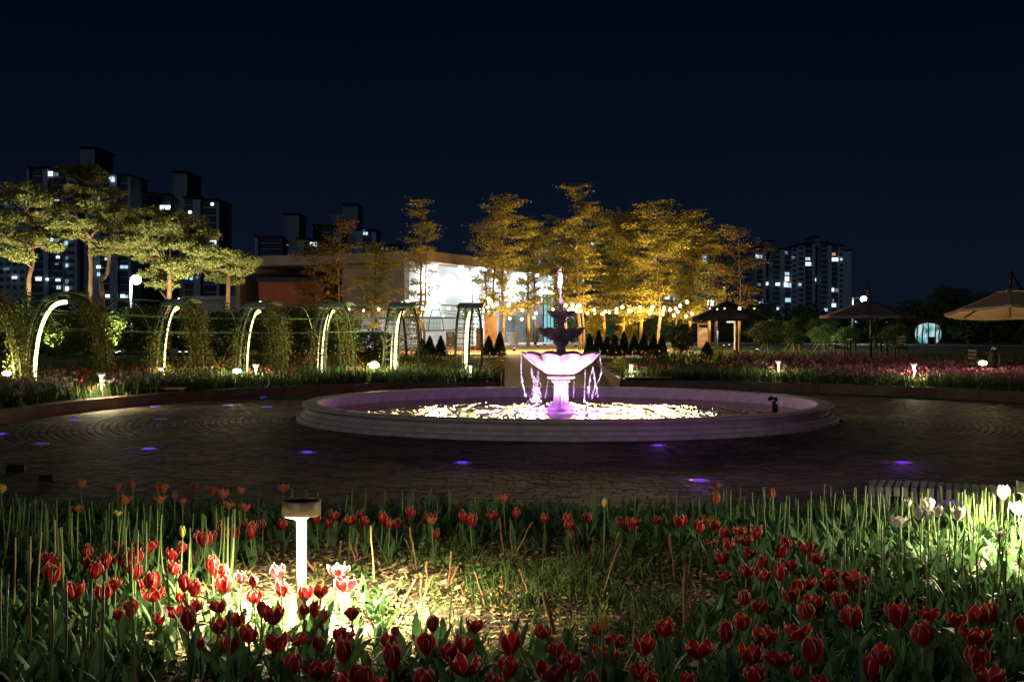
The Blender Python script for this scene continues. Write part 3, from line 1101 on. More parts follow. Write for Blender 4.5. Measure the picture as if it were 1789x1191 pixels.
MB().box(2.05, 2.15, -.04, -.021, 1.6, 2.5).build('mullion', M['beige'], lb2)
# planters, totem sign, terrace things
for (a, b, D_, lb) in ((897, 598, 66, 'white conical plant pot on the clay terrace left of the fountain'),):
    p = P(a, b, D_)
    e = empty('plant_pot', (p.x, p.y, .6), lb, 'plant pot')
    MB().lathe([(.26, 0), (.38, .62), (.42, .66), (.42, .72), (.36, .72), (.33, .6), (.001, .6)], 20, cap=False).build('pot', M['pot'], e, True)
    V, Q = cards(NR.normal(size=(220, 3)) * np.array([.16, .16, .35]) + np.array([0, 0, 1.35]), .09, .04)
    ob('sapling', npmesh('sapling', V, Q, M['green_shrub']), e, kind='stuff')
    MB().tube([(0, 0, .55), (.02, 0, 1.7)], .015, 5).build('stem', M['bark'], e)
for (a, w_, h_, D_, lb) in ((857, .55, 1.5, 50, 'tall brown wooden box behind the last arch'), (838, .32, 1.05, 50.5, 'short brown wooden box behind the last arch')):
    p = P(a, 600, D_)
    e = empty('wooden_crate', (p.x, p.y, .55), lb, 'box')
    MB().bbox(-w_ / 2, w_ / 2, 0, .4, 0, h_ - .05, .01).build('body', M['wood'], e)
    MB().bbox(-w_ / 2 - .02, w_ / 2 + .02, -.02, .42, h_ - .048, h_, .008).build('lid', M['wood'], e)
p = P(1229, 612, 60)
tot = empty('totem_sign', (p.x, p.y, .58), 'upright orange lit totem sign with an open handle slot and a pale swoosh', 'sign')
om = mat('totem_face', (.62, .36, .18), .6, .06, 3)
wd, hh = .31, 1.22
MB().bbox(-wd, wd, -.05, .05, 0, hh - .20, .01).build('panel', om, tot)
MB().box(-wd, -wd + .06, -.05, .05, hh - .198, hh).box(wd - .06, wd, -.05, .05, hh - .198, hh).box(-wd + .06, wd - .06, -.05, .05, hh - .05, hh).build('frame', om, tot)
vs = [(-.24, .60), (-.22, .83), (-.05, .95), (.09, 1.0), (.22, .90), (.27, .78), (.10, .76), (-.12, .72)]
MB().add([(x, -.053, z) for x, z in vs] + [(x, -.056, z) for x, z in vs], [tuple(range(8, 16))]).build('printed_swoosh', M['pot'], tot)
mbk = MB()
for x, w_ in ((-.20, .02), (-.10, .02), (-.02, .04), (.08, .03), (.17, .03)):
    mbk.box(x, x + w_, -.055, -.051, .42, .50)
mbk.box(-.1, .02, -.055, -.051, .16, .19)
mbk.build('printed_lines', M['pot'], tot)
lamp('sign_glow', 'POINT', (-.2, -1.6, .5), 38, (1, .75, .5), tot, .1)
p = P(1254, 624, 41)
e = empty('plant_label', (p.x, p.y, zfar(0, p.y) - .05), 'small yellow lit label board low in the right flower bed', 'sign')
MB().box(-.16, .16, -.01, .01, .05, .28).build('plate', mat('yellow_plate', (.60, .48, .12), .6), e)
MB().box(-.19, .19, .012, .03, .02, .30).build('back_plate', M['black'], e)
lamp('label_glow', 'POINT', (0, -.4, .5), 1.6, (1, .8, .3), e, .03)
p = P(1234, 622, 42)

# ================================================================ ARCHES
arch_px = [(-150, 36, 500, 25.2, 26.2), (42, 183, 514, 26.8, 28.0), (272, 350, 525, 28.8, 30.4), (417, 490, 530, 30, 31.8), (553, 610, 530, 31, 33),
           (682, 722, 531, 32.2, 34.4), (807, 831, 532, 33.2, 35.6)]
arch_lb = ['trellis arch cut by the left edge of the photo, its near leg out of sight', 'widest trellis arch at left, curved by a bright led strip, vines on its right leg',
           'second lit trellis arch, with a pale cap panel under the pine', 'third lit trellis arch with ladder like right leg and a ball light at its foot',
           'fourth lit trellis arch, behind the dark bed left of the pool', 'fifth lit trellis arch before the louvred screen', 'narrowest lit trellis arch, last in the row by the pavilion']
axis_prev = None
feet = []
for (a, b, ty, D0, D1) in arch_px:
    n_ = P(a, 650, D0); f_ = P(b, 650, D1)
    feet.append((Vector((n_.x, n_.y)), Vector((f_.x, f_.y)), P((a + b) / 2, ty, (D0 + D1) / 2).z))
for i, (nn, ff, zt_) in enumerate(feet):
    c_ = (nn + ff) / 2
    span = (ff - nn).length / 2
    d = (ff - nn).normalized()
    zb = zfar(c_.x, c_.y) - .05
    H = zt_ - zb
    e = empty('trellis_arch', (c_.x, c_.y, zb), arch_lb[i], 'garden arch', 'row of lit trellis arches', rz=math.atan2(d.y, d.x))

    def arc(off, k=24, sc=1.0, t0=0., t1=PI):
        pts = []
        for j in range(k + 1):
            t = t0 + (t1 - t0) * j / k
            x = -math.cos(t)
            z = math.sin(t)
            pts.append((math.copysign(abs(x) ** .80, x) * span * sc, off, (abs(z) ** .86) * H * (1 - (1 - sc) * span / H)))
        return pts
    HW = .20
    for off in (-HW, HW):
        MB().tube(arc(off, 30), .031, 6).build('rail', M['dark_metal'], e)
        MB().tube(arc(off * .98, 30, .87), .015, 5).build('inner_rail', M['pipe'], e)
    rg = MB()
    pa, pb = arc(-HW, 34), arc(HW, 34)
    qa, qb = arc(-HW * .98, 34, .87), arc(HW * .98, 34, .87)
    for j in range(1, 34):
        rg.tube([pa[j], pb[j]], .011, 4, cap=False)
        if j % 2 == 0:
            rg.tube([pa[j], qa[j]], .009, 4, cap=False)
            rg.tube([pb[j], qb[j]], .009, 4, cap=False)
    ru = rg.build('rungs', M['pipe'], e, kind='stuff')
    # led strip on the near leg
    st_ = arc(-.02, 26, .80, .04, PI * (.50 if i < 2 else .46))
    MB().tube([(x_ + .02, y_ - .05, z_) for x_, y_, z_ in st_], .045, 8).build('led_strip', M['led'], e)
    MB().tube(arc(-.02, 26, .985, .05, PI * .52), .022, 6).build('led_channel', M['steel'], e)
    # cap panel
    cp = MB()
    k = 8
    ca = [arc(o_, k, 1.03, PI * .36, PI * .60) for o_ in (-HW - .30, HW + .05)]
    vs = [v for row in ca for v in row] + [(v[0], v[1], v[2] + .02) for row in ca for v in row]
    m_ = k + 1
    fs = [(j, j + 1, m_ + j + 1, m_ + j) for j in range(k)] + [(2 * m_ + j, 3 * m_ + j, 3 * m_ + j + 1, 2 * m_ + j + 1) for j in range(k)]
    cp.add(vs, fs).build('cap_panel', M['panel'], e, True)
    rim = MB()
    for row in ca:
        rim.tube(row, .014, 5)
    rim.build('panel_trim', M['pipe'], e)
    if i in (2, 3, 5):
        rr = Vector((span * .02, 0, H + .04))
        MB().ball(rr, .022, 8, 5).build('tip_light', M['down'], e)

# long pipes joining the arches
def along(frac_side, hfrac):
    out = []
    for (nn, ff, zt_) in feet:
        c_ = (nn + ff) / 2
        d = ff - nn
        zb = zfar(c_.x, c_.y) - .05
        q = c_ + d * frac_side
        out.append((q.x, q.y, zb + (zt_ - zb) * hfrac))
    return out
names = ['topmost green pipe running along the crowns of the trellis arches', 'green pipe on the near shoulder of the trellis arches', 'lower green pipe on the near side of the trellis arches',
         'green pipe on the far shoulder of the trellis arches', 'lower green pipe on the far side of the trellis arches']
for lb, (s_, h_) in zip(names, ((0, .985), (-.40, .80), (-.47, .62), (.40, .80), (.47, .62))):
    MB().tube(along(s_, h_), .013, 6).build('trellis_pipe', M['pipe'], None, label=lb, cat='pipe', group='pipes joining the trellis arches')
for i in range(len(feet) - 1):
    a, b = feet[i], feet[i + 1]
    nn = (a[0] + b[0]) / 2; ff = (a[1] + b[1]) / 2; zt_ = (a[2] + b[2]) / 2
    c_ = (nn + ff) / 2; d = (ff - nn)
    zb = zfar(c_.x, c_.y)
    pts = []
    for j in range(13):
        t = PI * (.20 + .60 * j / 12)
        x = -math.cos(t)
        pts.append((c_.x + d.x * .5 * math.copysign(abs(x) ** .8, x), c_.y + d.y * .5 * math.copysign(abs(x) ** .8, x), zb - .05 + (zt_ - zb) * .985 * math.sin(t) ** .86))
    MB().tube(pts, .014, 5).build('half_hoop', M['pipe'], None, label='thin half hoop of pipe between the %s and %s trellis arches' % (('first', 'second', 'third', 'fourth', 'fifth', 'sixth', 'seventh')[i], ('first', 'second', 'third', 'fourth', 'fifth', 'sixth', 'seventh')[i + 1]),
                                  cat='pipe', group='half hoops between the arches')
# vines on the arch legs
vine_lb = ['right leg of the arch at the left edge', 'right leg of the widest arch', 'right leg of the second lit arch', 'right leg of the third lit arch', 'right leg of the fourth lit arch',
           'lower right leg of the fifth lit arch', 'lower right leg of the last arch']
dens = [2400, 3000, 3600, 2000, 1300, 500, 300]
for i, (nn, ff, zt_) in enumerate(feet):
    c_ = (nn + ff) / 2
    d = ff - nn
    ax = Vector((-d.y, d.x)).normalized()
    zb = zfar(c_.x, c_.y)
    H = zt_ - zb
    n = dens[i]
    for side in (1, -1):
        if side == -1:
            n = int(n * (.20 if i else .3))
        u = NR.beta(1.3, 1.5, n) * (.80 if side == 1 else .45)
        # sway clumps
        clump = NR.uniform(0, 1, n)
        t = u * PI / 2
        rx = np.cos(t) ** .8 * side * (1.0 if side == 1 else 1.14)
        rz_ = np.sin(t) ** .86
        wob = NR.normal(size=(n, 3)) * (.085 + .05 * np.sin(u * 40)[:, None] ** 2)
        q = np.stack([c_.x + d.x * .5 * rx, c_.y + d.y * .5 * rx, zb + H * rz_], 1) + wob
        off = NR.uniform(-.26, .26, n)
        q[:, 0] += ax.x * off
        q[:, 1] += ax.y * off
        V, Q = cards(q, NR.uniform(.04, .085, n), NR.uniform(.03, .055, n), NR.normal(size=(n, 3)) * .6 + np.array([0, 0, -.7]))
        ob('climbing_vine', npmesh('climbing_vine', V, Q, M['vine']), None, kind='stuff',
           label='leafy climbing vine on the ' + (vine_lb[i] if side == 1 else vine_lb[i].replace('right', 'left').replace('lower ', '')), cat='vine', group='vines on the trellis arches')

# ================================================================ PLANT BUILDERS
def jitter_path(a, b, n, amt):
    a, b = Vector(a), Vector(b)
    return [a.lerp(b, i / n) + (Vector((R.gauss(0, amt), R.gauss(0, amt), 0)) if 0 < i < n else Vector()) for i in range(n + 1)]


def feather_tree(px, py0, pyt, D, wpx, label, dens=1.0, leafm='gold_leaf', trunkm='bark', lean=0.0, low=.24, group=None, twin=False, wrap=False, seed=0):
    rs = random.Random(seed + int(px))
    base = P(px, py0, D)
    zb = zfar(base.x, base.y)
    top = P(px + lean, pyt, D)
    H = top.z - zb
    rw = wpx / F * D * 1.12
    low = low * .72
    e = empty('feathery_tree', (base.x, base.y, zb), label, 'tree', group)
    tb = MB()
    tr_pts = [Vector((0, 0, -.1))]
    nseg = 9
    for i in range(1, nseg + 1):
        f = i / nseg
        tr_pts.append(Vector(((top.x - base.x) * f + rs.gauss(0, .03), rs.gauss(0, .03), H * f)))
    r0 = .009 * H + .015
    tb.tube(tr_pts, [r0 * (1 - .92 * (i / nseg)) + .006 for i in range(nseg + 1)], 8)
    if twin:
        q = [v + Vector((.16 + .05 * v.z * .3, .1, 0)) for v in tr_pts[:-2]]
        tb.tube(q, [r0 * .75 * (1 - .95 * (i / (nseg - 2))) + .006 for i in range(len(q))], 7)
    tk = tb.build('trunk', M[trunkm], e, True)
    if wrap:
        MB().tube([v * 1.0 for v in tr_pts[:4]], [r0 * 1.35, r0 * 1.22, r0 * 1.1, r0 * 1.0], 9).build('burlap_wrap', M['tan_bark'], tk, True)
    br = MB()
    cs, ds, ss = [], [], []
    nb = int(46 * dens ** .5)
    for k in range(nb):
        f = low + (1 - low) * (k + rs.random()) / nb
        zz = H * f
        prof_ = math.sin(PI * min(1, max(0.03, (1.04 - f) / (1.04 - low)) ** .75)) ** .7 if f > low + .10 else .88
        prof_ = max(prof_, .25) * (1 - .35 * max(0, f - .75) / .25)
        L = rw * prof_ * rs.uniform(.35, 1.22)
        a = rs.uniform(0, 2 * PI)
        rise = L * rs.uniform(.15, .65) * (.5 + f)
        i0 = min(nseg - 1, int(f * nseg))
        o = tr_pts[i0].lerp(tr_pts[i0 + 1], f * nseg - i0)
        pts = [o + Vector((math.cos(a) * L * s, math.sin(a) * L * s, rise * s ** 1.2 + rs.gauss(0, .02))) for s in (0, .35, .7, 1)]
        br.tube(pts, [.018 * (1.2 - f) + .006, .012, .008, .004], 4)
        nsp = int(5 + 10 * dens * L / rw * 1.1)
        for j in range(nsp):
            s = rs.uniform(.25, 1.05)
            c0 = pts[0].lerp(pts[3], s)
            sub = Vector((rs.gauss(0, .16) * rw * .6, rs.gauss(0, .16) * rw * .6, rs.gauss(0, .06) + .02))
            n = int(17 * (.6 + rs.random()))
            sz = Vector((rs.uniform(.08, .22), rs.uniform(.08, .22), rs.uniform(.02, .05)))
            q = NR.normal(size=(n, 3)) * np.array([sz.x, sz.y, sz.z]) + np.array((c0 + sub)[:])
            cs.append(q)
            dd = NR.normal(size=(n, 3)) * np.array([1, 1, .35]) + np.array([math.cos(a), math.sin(a), -.25]) * .5
            ds.append(dd)
    q = np.concatenate(cs)
    dd = np.concatenate(ds)
    n = len(q)
    V, Q = cards(q, NR.uniform(.07, .16, n), NR.uniform(.035, .07, n), dd, tilt=np.array([[0, 0, 1.]]))
    br.build('branches', M['bark'], e)
    ob('crown', npmesh('crown', V, Q, M[leafm]), e, kind='stuff')
    return e, zb


warm = (1.0, .66, .22)
fe = [
    (735, 607, 356, 52, 40, 'slender tree with twin dark trunks before the left end of the white facade', dict(dens=.62, twin=True, low=.24)),
    (878, 606, 348, 50, 48, 'tall tree with one dark trunk and golden crown left of the fountain', dict(dens=.7, low=.3)),
    (848, 602, 392, 60, 34, 'thin tree standing behind the tall dark trunk, before the lit doorway', dict(dens=.55, wrap=True)),
    (863, 602, 372, 58, 36, 'pale wrapped trunk beside the tall dark trunk', dict(dens=.55, wrap=True, low=.3)),
    (1013, 606, 330, 51, 48, 'tallest feathery tree, twin dark trunks just right of the fountain', dict(dens=.75, twin=True, lean=-8, low=.3)),
    (988, 602, 395, 62, 46, 'bushy golden tree directly behind the fountain plume', dict(dens=1.4, wrap=True, low=.3)),
    (1090, 604, 392, 56, 52, 'low wide golden tree with wrapped pale trunk right of the tallest tree', dict(dens=1.6, wrap=True, low=.26)),
    (1120, 604, 366, 58, 50, 'golden tree in the middle of the right row, pale wrapped trunk', dict(dens=1.5, wrap=True, low=.25)),
    (1152, 606, 358, 50, 52, 'golden tree with a thin straight dark trunk in the right row', dict(dens=.8, low=.3)),
    (1206, 606, 376, 56, 46, 'golden tree at the right end of the bulb strings', dict(dens=1.3, wrap=True, low=.26)),
    (1181, 604, 400, 62, 40, 'golden tree half hidden between the thin dark trunk and the end of the row', dict(dens=1.2, low=.24)),
    (1292, 612, 405, 48, 50, 'sparse brown tree rising behind the first parasol', dict(dens=.36, leafm='sparse_leaf', wrap=True, low=.34)),
    (1250, 606, 432, 60, 42, 'thin brownish tree between the row and the first parasol', dict(dens=.55, leafm='sparse_leaf', low=.32)),
    (592, 604, 384, 50, 40, 'thin brown tree before the dark wall left of the pavilion', dict(dens=.45, leafm='sparse_leaf', low=.26)),
    (548, 604, 420, 52, 34, 'faint leafless looking tree before the red annex', dict(dens=.45, leafm='sparse_leaf', low=.26)),
    (655, 604, 430, 56, 40, 'brown tree in front of the brown side wall', dict(dens=.9, leafm='gold_leaf', low=.25)),
    (1055, 603, 372, 60, 44, 'slim golden tree in the gap right of the tallest feathery tree', dict(dens=1.0, wrap=True, low=.26)),
    (922, 602, 385, 60, 34, 'slim pale trunked tree in the gap left of the fountain plume', dict(dens=.8, wrap=True, low=.34)),
    (1240, 605, 400, 58, 40, 'thin golden tree just left of the first parasol', dict(dens=.7, wrap=True, low=.30)),
    (935, 602, 398, 66, 34, 'small tree between the facade end and the fountain plume', dict(dens=.7, low=.4)),
]
for (a, b, c_, D_, w_, lb, kw) in fe:
    e, zb = feather_tree(a, b, c_, D_, w_, lb, group='feathery trees on the terrace', **kw)
    dim = .35 if 'brown' in lb or 'faint' in lb else 1.0
    if a in (878, 735, 1013):
        dim = .6
    x, y = e.location.x, e.location.y
    up = empty('tree_uplight', (x + .5, y - 1.1, zb), 'ground spotlight under the ' + ' '.join(lb.split(',')[0].split(' with')[0].split()[:12]), 'spotlight', 'uplights under the terrace trees')
    MB().lathe([(.05, 0), (.06, .02), (.06, .10), (.07, .12)], 10).build('housing', M['black'], up)
    MB().lathe([(.055, .121), (.03, .13)], 10).build('lens', M['lens_white'], up)
    lamp('beam', 'SPOT', (0, 0, .16), 1150 * dim, warm, up, .05, spot=rad(95), blend=.9, target=(-.45, 1.0, 4.0))


def pine(pxs, pads, D, label, trunks, group='lit pines at left', power=260):
    base = P(trunks[0][0][0], trunks[0][0][1], D)
    zb = zfar(0, D)
    e = empty('pine_tree', (base.x, base.y, zb), label, 'tree', group)
    off = Vector((base.x, base.y, zb))
    tb = MB()
    tps = []
    for tr_ in trunks:
        pts = [P(a, b, D + R.uniform(-.1, .1)) - off for a, b in tr_]
        pts[0].z = min(pts[0].z, -.1) if tr_ is trunks[0] else pts[0].z
        # subdivide
        qs = []
        for i in range(len(pts) - 1):
            for k in range(3):
                qs.append(pts[i].lerp(pts[i + 1], k / 3) + Vector((R.gauss(0, .012), R.gauss(0, .03), 0)))
        qs.append(pts[-1])
        r0 = .105 if tr_ is trunks[0] else .06
        tb.tube(qs, [r0 * (1 - .75 * i / (len(qs) - 1)) for i in range(len(qs))], 8)
        tps += qs[2:]
    tb.build('trunk', M['pine_bark'], e, True)
    br = MB()
    cs, ds = [], []
    for (a, b, rx, ry) in pads:
        yy = D + R.uniform(-1.1, 1.1)
        c_ = P(a, b, yy) - off
        RX, RZ = rx / F * D * 1.08, ry / F * D * 1.75
        near_ = min(tps, key=lambda t: (t - c_).length + (1.5 if t.z > c_.z + .1 else 0))
        mid = near_.lerp(c_, .55) + Vector((R.gauss(0, .10), R.gauss(0, .10), R.uniform(-.15, .10)))
        br.tube([near_, near_.lerp(mid, .5) + Vector((0, 0, R.uniform(-.08, .08))), mid, c_ - Vector((0, 0, RZ * .3))], [.05, .042, .03, .012], 5)
        for k in range(4):
            ang = R.uniform(0, 2 * PI)
            br.tube([mid, c_ + Vector((math.cos(ang) * RX * .7, math.sin(ang) * RX * .6, R.uniform(-.2, .2) * RZ))], [.018, .006], 4)
        nc = int(14 + 38 * RX * RX)
        for k in range(nc):
            ang = R.uniform(0, 2 * PI)
            rr = math.sqrt(R.random())
            cc = c_ + Vector((math.cos(ang) * RX * rr, math.sin(ang) * RX * rr * .8, R.uniform(-.55, .75) * RZ * (1 - rr * .5)))
            n = 60
            v = NR.normal(size=(n, 3))
            v /= np.linalg.norm(v, axis=1, keepdims=True)
            v[:, 2] = v[:, 2] * .9 + .1
            rad_ = R.uniform(.11, .24)
            cs.append(np.array(cc[:]) + v * NR.uniform(.1, 1, (n, 1)) * np.array([rad_ * 1.2, rad_ * 1.2, rad_ * .75]))
            ds.append(v + NR.normal(size=(n, 3)) * .4)
    q, dd = np.concatenate(cs), np.concatenate(ds)
    n = len(q)
    V, Q = cards(q, NR.uniform(.10, .18, n), NR.uniform(.022, .042, n), dd)
    br.build('branches', M['pine_bark'], e, True)
    ob('crown', npmesh('crown', V, Q, M['needle']), e, kind='stuff')
    # spotlight in front of the tree
    for dx, dy, pw in ((-1.0, -2.6, 1.0), (1.1, -1.6, .75)):
        up = empty('pine_uplight', (base.x + dx, base.y + dy, zfar(0, D)), 'ground spotlight %s of the %s' % ('left' if dx < 0 else 'right', ' '.join(label.split(',')[0].split()[:9])), 'spotlight', 'uplights under the pines')
        MB().lathe([(.06, 0), (.07, .02), (.07, .12), (.08, .15)], 10).build('housing', M['black'], up)
        MB().lathe([(.06, .151), (.03, .16)], 10).build('lens', M['lens_white'], up)
        lamp('beam', 'SPOT', (0, 0, .2), power * pw * 8, (1.0, .92, .46), up, .06, spot=rad(85), blend=.8, target=(-dx * .6, -dy * .75, 4.6))


pine(None, [(10, 345, 34, 16), (55, 352, 34, 14), (0, 385, 36, 16), (55, 385, 40, 15), (20, 415, 40, 14), (80, 378, 30, 12), (15, 440, 32, 11), (62, 425, 30, 10), (88, 408, 22, 9), (-40, 400, 40, 18), (95, 432, 14, 6), (35, 452, 18, 6),
             (40, 330, 30, 10), (-30, 360, 40, 16)], 44,
     'big spreading pine at the left edge, lowest boughs bright', [[(48, 515), (50, 490), (58, 455), (57, 430), (56, 405), (45, 370)], [(57, 430), (30, 420), (0, 412)]])
pine(None, [(128, 302, 26, 10), (160, 310, 24, 11), (145, 296, 24, 7), (115, 335, 26, 10), (150, 335, 34, 12), (190, 340, 26, 12), (108, 362, 26, 9), (150, 360, 34, 10), (190, 365, 28, 11), (215, 372, 20, 9), (110, 395, 26, 8), (145, 388, 26, 9),
             (128, 412, 26, 7), (175, 392, 20, 8)], 45,
     'tallest pine with a straight dark trunk and rounded top', [[(157, 525), (158, 480), (157, 430), (153, 395), (148, 355), (143, 318)], [(157, 415), (140, 385), (118, 350)], [(157, 415), (175, 395), (192, 378)]])
pine(None, [(205, 378, 26, 9), (228, 392, 22, 9), (190, 398, 20, 8), (178, 425, 22, 7), (212, 425, 26, 8), (235, 412, 20, 8), (222, 440, 22, 6), (175, 440, 16, 5)], 43,
     'leaning pine with a crooked trunk right of the tallest pine', [[(182, 535), (177, 505), (176, 492), (187, 478), (190, 450), (195, 420), (201, 392), (199, 376)], [(189, 448), (172, 434), (160, 424)]])
pine(None, [(262, 372, 22, 7), (292, 380, 30, 11), (325, 388, 28, 10), (250, 395, 28, 9), (285, 402, 32, 10), (330, 410, 34, 11), (362, 410, 22, 8), (240, 425, 28, 9), (272, 430, 30, 9), (312, 430, 28, 8), (345, 428, 24, 8), (258, 450, 26, 8),
             (292, 462, 26, 8), (330, 455, 24, 8), (272, 478, 24, 8), (282, 498, 24, 6), (350, 440, 20, 8), (318, 480, 18, 8)], 42,
     'round crowned pine behind the second lit arch, forked reddish trunk', [[(294, 520), (296, 490), (298, 474), (290, 458), (286, 440), (290, 405)], [(297, 478), (300, 460), (296, 430), (305, 400)], [(296, 474), (275, 440), (258, 420)], [(298, 470), (320, 452), (345, 440)]])
pine(None, [(398, 446, 28, 8), (372, 458, 24, 9), (425, 456, 24, 9), (392, 470, 24, 9), (360, 470, 20, 8), (385, 486, 22, 7), (418, 474, 20, 7), (440, 462, 14, 6), (405, 492, 14, 4)], 43,
     'smallest pine with a thin upright trunk left of the red annex', [[(396, 532), (398, 500), (400, 470), (400, 448)], [(399, 480), (420, 474), (436, 470)]], power=200)


def leafball(name, c, rx, ry, rz_, n, leaf, m, parent, noise=.18, lsz=.05):
    v = NR.normal(size=(n, 3))
    v /= np.linalg.norm(v, axis=1, keepdims=True)
    k = 1 + noise * np.sin(v[:, 0] * 5 + c[0]) * np.cos(v[:, 2] * 6 + c[1]) + noise * .6 * np.sin(v[:, 1] * 11 + v[:, 0] * 7)
    rr = (NR.uniform(.45, 1, n) ** .5)[:, None] * k[:, None]
    q = v * rr * np.array([rx, ry, rz_]) + np.array(c)
    V, Q = cards(q, NR.uniform(.6, 1.3, n) * lsz, NR.uniform(.4, .8, n) * lsz, v + NR.normal(size=(n, 3)) * .8)
    return ob(name, npmesh(name, V, Q, m), parent, kind='stuff')


def shrub(px, py, D, wpx, hpx, label, m='shrub', group=None, n=2600, stem=True, lsz=.05, cat='shrub'):
    """round bush whose bottom is at photo pixel py"""
    p = P(px, py, D)
    zb = zfar(p.x, D) if D < 200 else .4
    w_, h_ = wpx / F * D / 2, hpx / F * D
    e = empty('shrub', (p.x, p.y, zb), label, cat, group)
    z0 = max(p.z - zb, 0)
    leafball('foliage', (0, 0, z0 + h_ / 2), w_, w_ * .8, h_ / 2, n, None, M[m], e, lsz=lsz)
    if stem:
        MB().tube([(0, 0, -.1), (.03, 0, z0 + h_ * .3)], [.05, .03], 6).tube([(0, 0, z0 * .6), (w_ * .4, .1, z0 + h_ * .5)], [.03, .012], 5).tube([(0, 0, z0 * .5), (-w_ * .4, -.1, z0 + h_ * .5)], [.03, .012], 5).build('stems', M['bark'], e)
    return e, z0, zb


# hedge of bushes behind the arches
hx = [(20, 44), (95, 40), (160, 42), (225, 45), (330, 44), (385, 40), (455, 44), (515, 40), (575, 42), (640, 38), (560, 46), (70, 47), (250, 47), (430, 48)]
for k, (a, D_) in enumerate(hx):
    top = R.choice((552, 560, 566)) + (28 if a > 600 else 0)
    shrub(a, 640, D_, R.uniform(95, 130), 640 - top, 'dark leafy bush behind the arches, %s of the hedge from left' % ('first second third fourth fifth sixth seventh eighth ninth tenth eleventh twelfth thirteenth fourteenth'.split()[sorted(h[0] for h in hx).index(a)]),
          'shrub', 'hedge of dark bushes behind the arches', n=6500, lsz=.085)
# little conifers flanking the path
con = [(657, 640, 34), (737, 640, 46), (751, 640, 50), (770, 640, 50), (854, 634, 44), (873, 634, 52), (1030, 630, 44), (1046, 630, 50), (1060, 632, 40), (1074, 632, 44), (1090, 632, 50), (1108, 634, 48), (1125, 634, 50), (1142, 634, 46), (1156, 636, 48), (1235, 634, 34)]
for k, (a, b, h_) in enumerate(con):
    D_ = 39 + (k % 3) * .5
    p = P(a, b, D_)
    zb = zfar(0, D_)
    e = empty('small_conifer', (p.x, p.y, zb), 'small dark cone shaped conifer, %s in the row of conifers from left' % ('first second third fourth fifth sixth seventh eighth ninth tenth eleventh twelfth thirteenth fourteenth fifteenth last'.split()[k]), 'conifer', 'small conifers flanking the centre path')
    H = (P(a, b - h_, D_).z - zb)
    n = 2600
    f = NR.uniform(0, 1, n) ** .8
    an = NR.uniform(0, 2 * PI, n)
    rw = (1 - f) ** .75 * .235 * (1 + .15 * np.sin(an * 5 + f * 9)) * NR.uniform(.55, 1.05, n)
    q = np.stack([np.cos(an) * rw, np.sin(an) * rw, .05 + f * H], 1)
    V, Q = cards(q, NR.uniform(.05, .09, n), NR.uniform(.02, .035, n), np.stack([np.cos(an) * .4, np.sin(an) * .4, np.full(n, 1.)], 1) + NR.normal(size=(n, 3)) * .3)
    ob('foliage', npmesh('foliage', V, Q, M['arbor']), e, kind='stuff')
    MB().tube([(0, 0, -.1), (0, 0, H * .8)], [.03, .01], 5).build('trunk', M['bark'], e)
# round topiary at right with props
topi = [(1190, 612, 46, 48, 40, 'shrub', 'dark round topiary just right of the terrace trees'), (1340, 604, 62, 46, 43, 'shrub', 'widest dark topiary right of the first parasol pole'),
        (1385, 602, 44, 44, 46, 'shrub', 'dim topiary between the two dark round ones'), (1438, 600, 54, 32, 44, 'green_shrub', 'bright green topiary left of the second parasol'),
        (1482, 602, 42, 32, 43, 'green_shrub', 'smaller green topiary under the second parasol'), (1435, 588, 60, 34, 56, 'shrub', 'dark topiary behind the bright green one'),
        (1566, 606, 60, 40, 50, 'shrub', 'dark topiary right of the second parasol pole'), (1095, 598, 36, 34, 58, 'yellow_shrub', 'brownish round shrub behind the small conifers'),
        (1125, 592, 40, 36, 60, 'shrub', 'round shrub behind the small conifers, under the bulbs'), (1395, 604, 20, 26, 52, 'green_shrub', 'small green sapling on the lawn')]
for (a, b, w_, h_, D_, m_, lb) in topi:
    e, z0, zb = shrub(a, b, D_, w_, h_, lb, m_, 'round topiary on the right lawn', n=4200, lsz=.06, cat='topiary')
    for k in range(3):
        an = k * 2.1 + .4
        MB().tube([(math.cos(an) * .45, math.sin(an) * .45, -.05), (0, 0, z0 + .25)], .014, 5).build('prop_stake', M['dry_stem'], e)
for (a, D_, w_) in ((1438, 42.8, 30), (1482, 41.5, 8), (1340, 41, 4)):
    p = P(a, 620, D_)
    lamp('topiary_glow', 'SPOT', (p.x, p.y - .6, .75), w_ * 1.6, (.75, 1.0, .65), None, .05, spot=rad(100), target=(p.x, p.y + .8, 1.9))
e, z0, zb = shrub(1040, 592, 43, 30, 46, 'small golden round tree right of the fountain, before the terrace', 'yellow_shrub', None, n=1500, lsz=.09)
lamp('glow', 'POINT', (.0, -1.2, 1.2), 22, warm, e, .05)
e, z0, zb = shrub(1082, 646, 34, 34, 20, 'low yellow green bush lit bright beside the lower basin', 'yellow_shrub', None, n=900, stem=False, lsz=.06)
lamp('glow', 'POINT', (-.1, -.35, .5), 3.5, (1, .95, .5), e, .03)
e, z0, zb = shrub(867, 648, 34, 30, 20, 'low yellow bush at the foot of the conifers left of the path', 'yellow_shrub', None, n=700, stem=False, lsz=.06)
